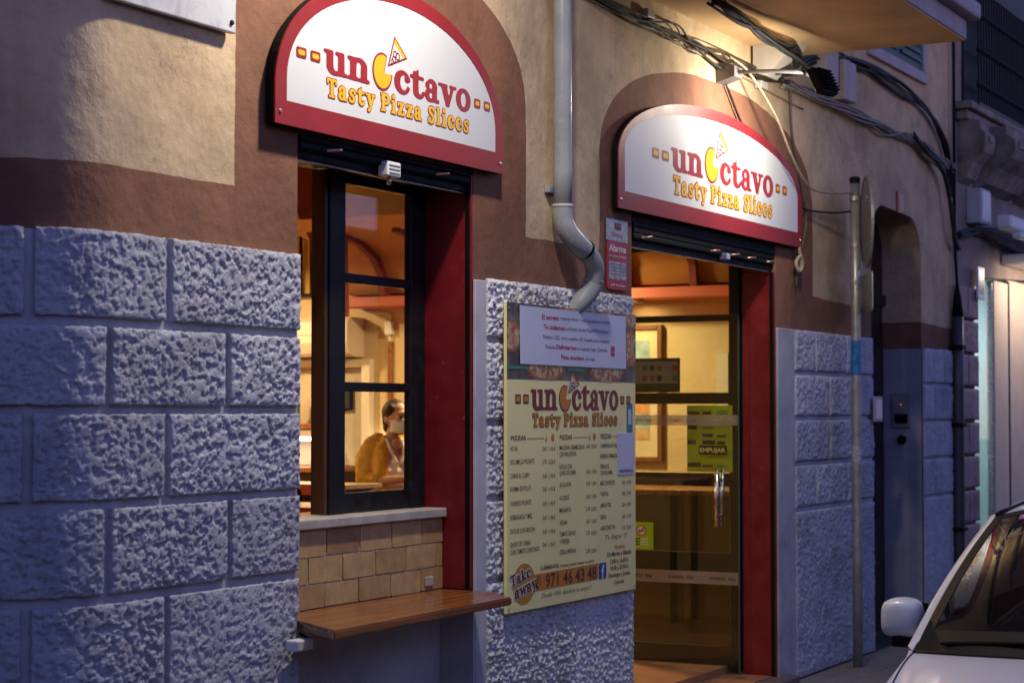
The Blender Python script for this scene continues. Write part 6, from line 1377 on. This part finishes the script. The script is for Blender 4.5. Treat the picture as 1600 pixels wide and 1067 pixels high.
    for wx in (6.02, 8.35):
        wh = lathe('wheel', [(0.19, -0.09), (0.28, -0.10), (0.30, -0.07), (0.30, 0.07), (0.28, 0.10), (0.19, 0.09)], (wx, YC + s * 0.735, RZ + 0.30), M_rubber, car, 28, 'y')
        lathe('rim', [(0.0001, s * 0.06), (0.05, s * 0.065), (0.06, s * 0.04), (0.17, s * 0.05), (0.188, s * 0.085), (0.188, -s * 0.05)], (wx, YC + s * 0.735, RZ + 0.30), M_rim, wh, 20, 'y')
body_o = body_.mk('body', M_carw, car)
for s in (-1, 1):
    hg = [C0[0 if s < 0 else -1].lerp(NS[0 if s < 0 else -1], i / 14) + Vector((0, 0, 0.055 * 4 * (i / 14) * (1 - i / 14) + 0.0005)) for i in range(15)]
    tube('hood_gap', hg, 0.0035, M_trim, body_o, 6, 0)
    tube('roof_strip', [rooff(s * 0.985) + Vector((0, 0, 0.003)), rooff(s * 0.985).lerp(roofr(s * 0.985), 0.5) + Vector((0, 0, 0.047)), roofr(s * 0.985) + Vector((0, 0, 0.003))], 0.014, M_trim, body_o, 8)
tube('cowl_seal', [c + Vector((-0.004, 0, 0.003)) for c in C0], 0.006, M_trim, body_o, 6, 0)
sideglass.mk('side_window', M_carglass, car); rear.mk('rear_window', M_carglass, car)
# windscreen: black border and glass
wsg = G(); wsg.ruled(C0, RF, 16, 0.05, (-0.45, 0, 0.55)); wso = wsg.mk('windscreen', M_carglass, car)
brd = G()
def wsp(v, t, o_=0.0): a = cowl(v); b_ = rooff(v); return a.lerp(b_, t) + Vector((-0.45, 0, 0.55)) * (0.05 * 4 * t * (1 - t) + o_)
brd.ruled([wsp(v, 0, 0.003) for v in vv], [wsp(v, 0.13, 0.003) for v in vv], 3); brd.ruled([wsp(v, 0.955, 0.003) for v in vv], [wsp(v, 1, 0.003) for v in vv], 2)
for s in (-1, 1): brd.ruled([wsp(s * 0.945, t / 12, 0.003) for t in range(13)], [wsp(s, t / 12, 0.003) for t in range(13)], 2)
brd.mk('windscreen_border', M_trim, wso)
for a, b_ in ((-0.1, 0.86), (-0.9, 0.02)):
    tube('wiper', [wsp(a, 0.03, 0.02), wsp((a + b_) / 2, 0.055, 0.025), wsp(b_, 0.045, 0.02)], 0.009, M_trim, wso, 6)
    tube('wiper_arm', [wsp((a + b_) / 2 - 0.25, 0.0, 0.02), wsp((a + b_) / 2, 0.055, 0.035)], 0.010, M_trim, wso, 6, 0)
stq = G(); stq.ruled([wsp(v, 0.90, 0.006) for v in (0.72, 0.77, 0.82)], [wsp(v, 0.945, 0.006) for v in (0.73, 0.78, 0.83)], 3); stq.mk('inspection_sticker', mat('purple_sticker', (0.30, 0.05, 0.28), 0.4), wso)
stq = G(); stq.ruled([wsp(v, 0.91, 0.009) for v in (0.735, 0.805)], [wsp(v, 0.935, 0.009) for v in (0.735, 0.805)], 2); stq.mk('sticker_label', M_paper, wso)
# dark cabin
box('dashboard', 6.35, 6.9, YC - 0.74, YC + 0.74, 0.55, 0.80, M_dash, car, 0.05, 3); box('cabin_floor', 6.3, 8.8, YC - 0.74, YC + 0.74, 0.12, 0.16, M_dash, car)
for s in (-1, 1):
    st2 = box('seat', 7.3, 7.75, YC + s * 0.38 - 0.24, YC + s * 0.38 + 0.24, 0.16, 0.42, M_dash, car, 0.06, 3)
    bm = bmesh.new(); bbox(bm, -0.07, 0.07, -0.23, 0.23, 0, 0.60, 0.06, 3); bmesh.ops.rotate(bm, verts=bm.verts, cent=(0, 0, 0), matrix=Matrix.Rotation(R(14), 3, 'Y')); bmesh.ops.translate(bm, verts=bm.verts, vec=(7.75, YC + s * 0.38, 0.40)); frombm('seat_back', bm, M_dash, st2)
    box('head_rest', 7.88, 7.97, YC + s * 0.38 - 0.12, YC + s * 0.38 + 0.12, 1.0, 1.16, M_dash, st2, 0.03, 3)
box('rear_bench', 8.3, 8.5, YC - 0.6, YC + 0.6, 0.3, 0.95, M_dash, car, 0.06, 3)
for v in (-1, 1):
    # door mirrors
    bm = bmesh.new(); g = bmesh.ops.create_uvsphere(bm, u_segments=24, v_segments=16, radius=1.0)['verts']
    for q in g:
        e = 0.55; q.co = Vector((math.copysign(abs(q.co.x) ** e, q.co.x) * 0.075, math.copysign(abs(q.co.y) ** e, q.co.y) * 0.072, math.copysign(abs(q.co.z) ** e, q.co.z) * 0.068))
        if q.co.x > 0: q.co.x *= 0.75
        q.co.z += 0.012 * (1 - abs(q.co.y) / 0.1) - 0.10 * q.co.y * 0
    bmesh.ops.translate(bm, verts=bm.verts, vec=(6.74, YC + v * 0.943, 0.878)); mr = frombm('door_mirror', bm, M_carw, car, True)
    box('mirror_base', 6.70, 6.80, YC + v * 0.93 - 0.05, YC + v * 0.93 + 0.05, 0.782, 0.822, M_trim, mr, 0.012); tube('mirror_stalk', [(6.76, YC + v * 0.93, 0.81), (6.76, YC + v * 0.86, 0.79)], 0.022, M_trim, mr, 10, 0)
    box('mirror_glass', 6.788, 6.80, YC + v * 0.948 - 0.08, YC + v * 0.948 + 0.08, 0.84, 0.935, M_trim, mr, 0.004)
    # head lamps
    hl = G(); pa = [nose(v * k) + Vector((-0.008, 0, 0.02)) for k in (0.62, 0.74, 0.86, 0.98)]; pb_ = [nose(v * k) + Vector((-0.02, 0, -0.12)) for k in (0.68, 0.78, 0.88, 0.98)]
    hl.ruled(pa, pb_, 4, 0.03, (-1, 0, 0)); hl.mk('headlight', mat('headlight_lens', (0.35, 0.36, 0.4), 0.1, 0.3, coat=1.0), car)
box('grille', 5.30, 5.36, YC - 0.42, YC + 0.42, 0.12, 0.28, M_trim, car, 0.02); box('number_plate', 5.285, 5.30, YC - 0.26, YC + 0.26, 0.30, 0.41, M_whiteplastic, car, 0.004)
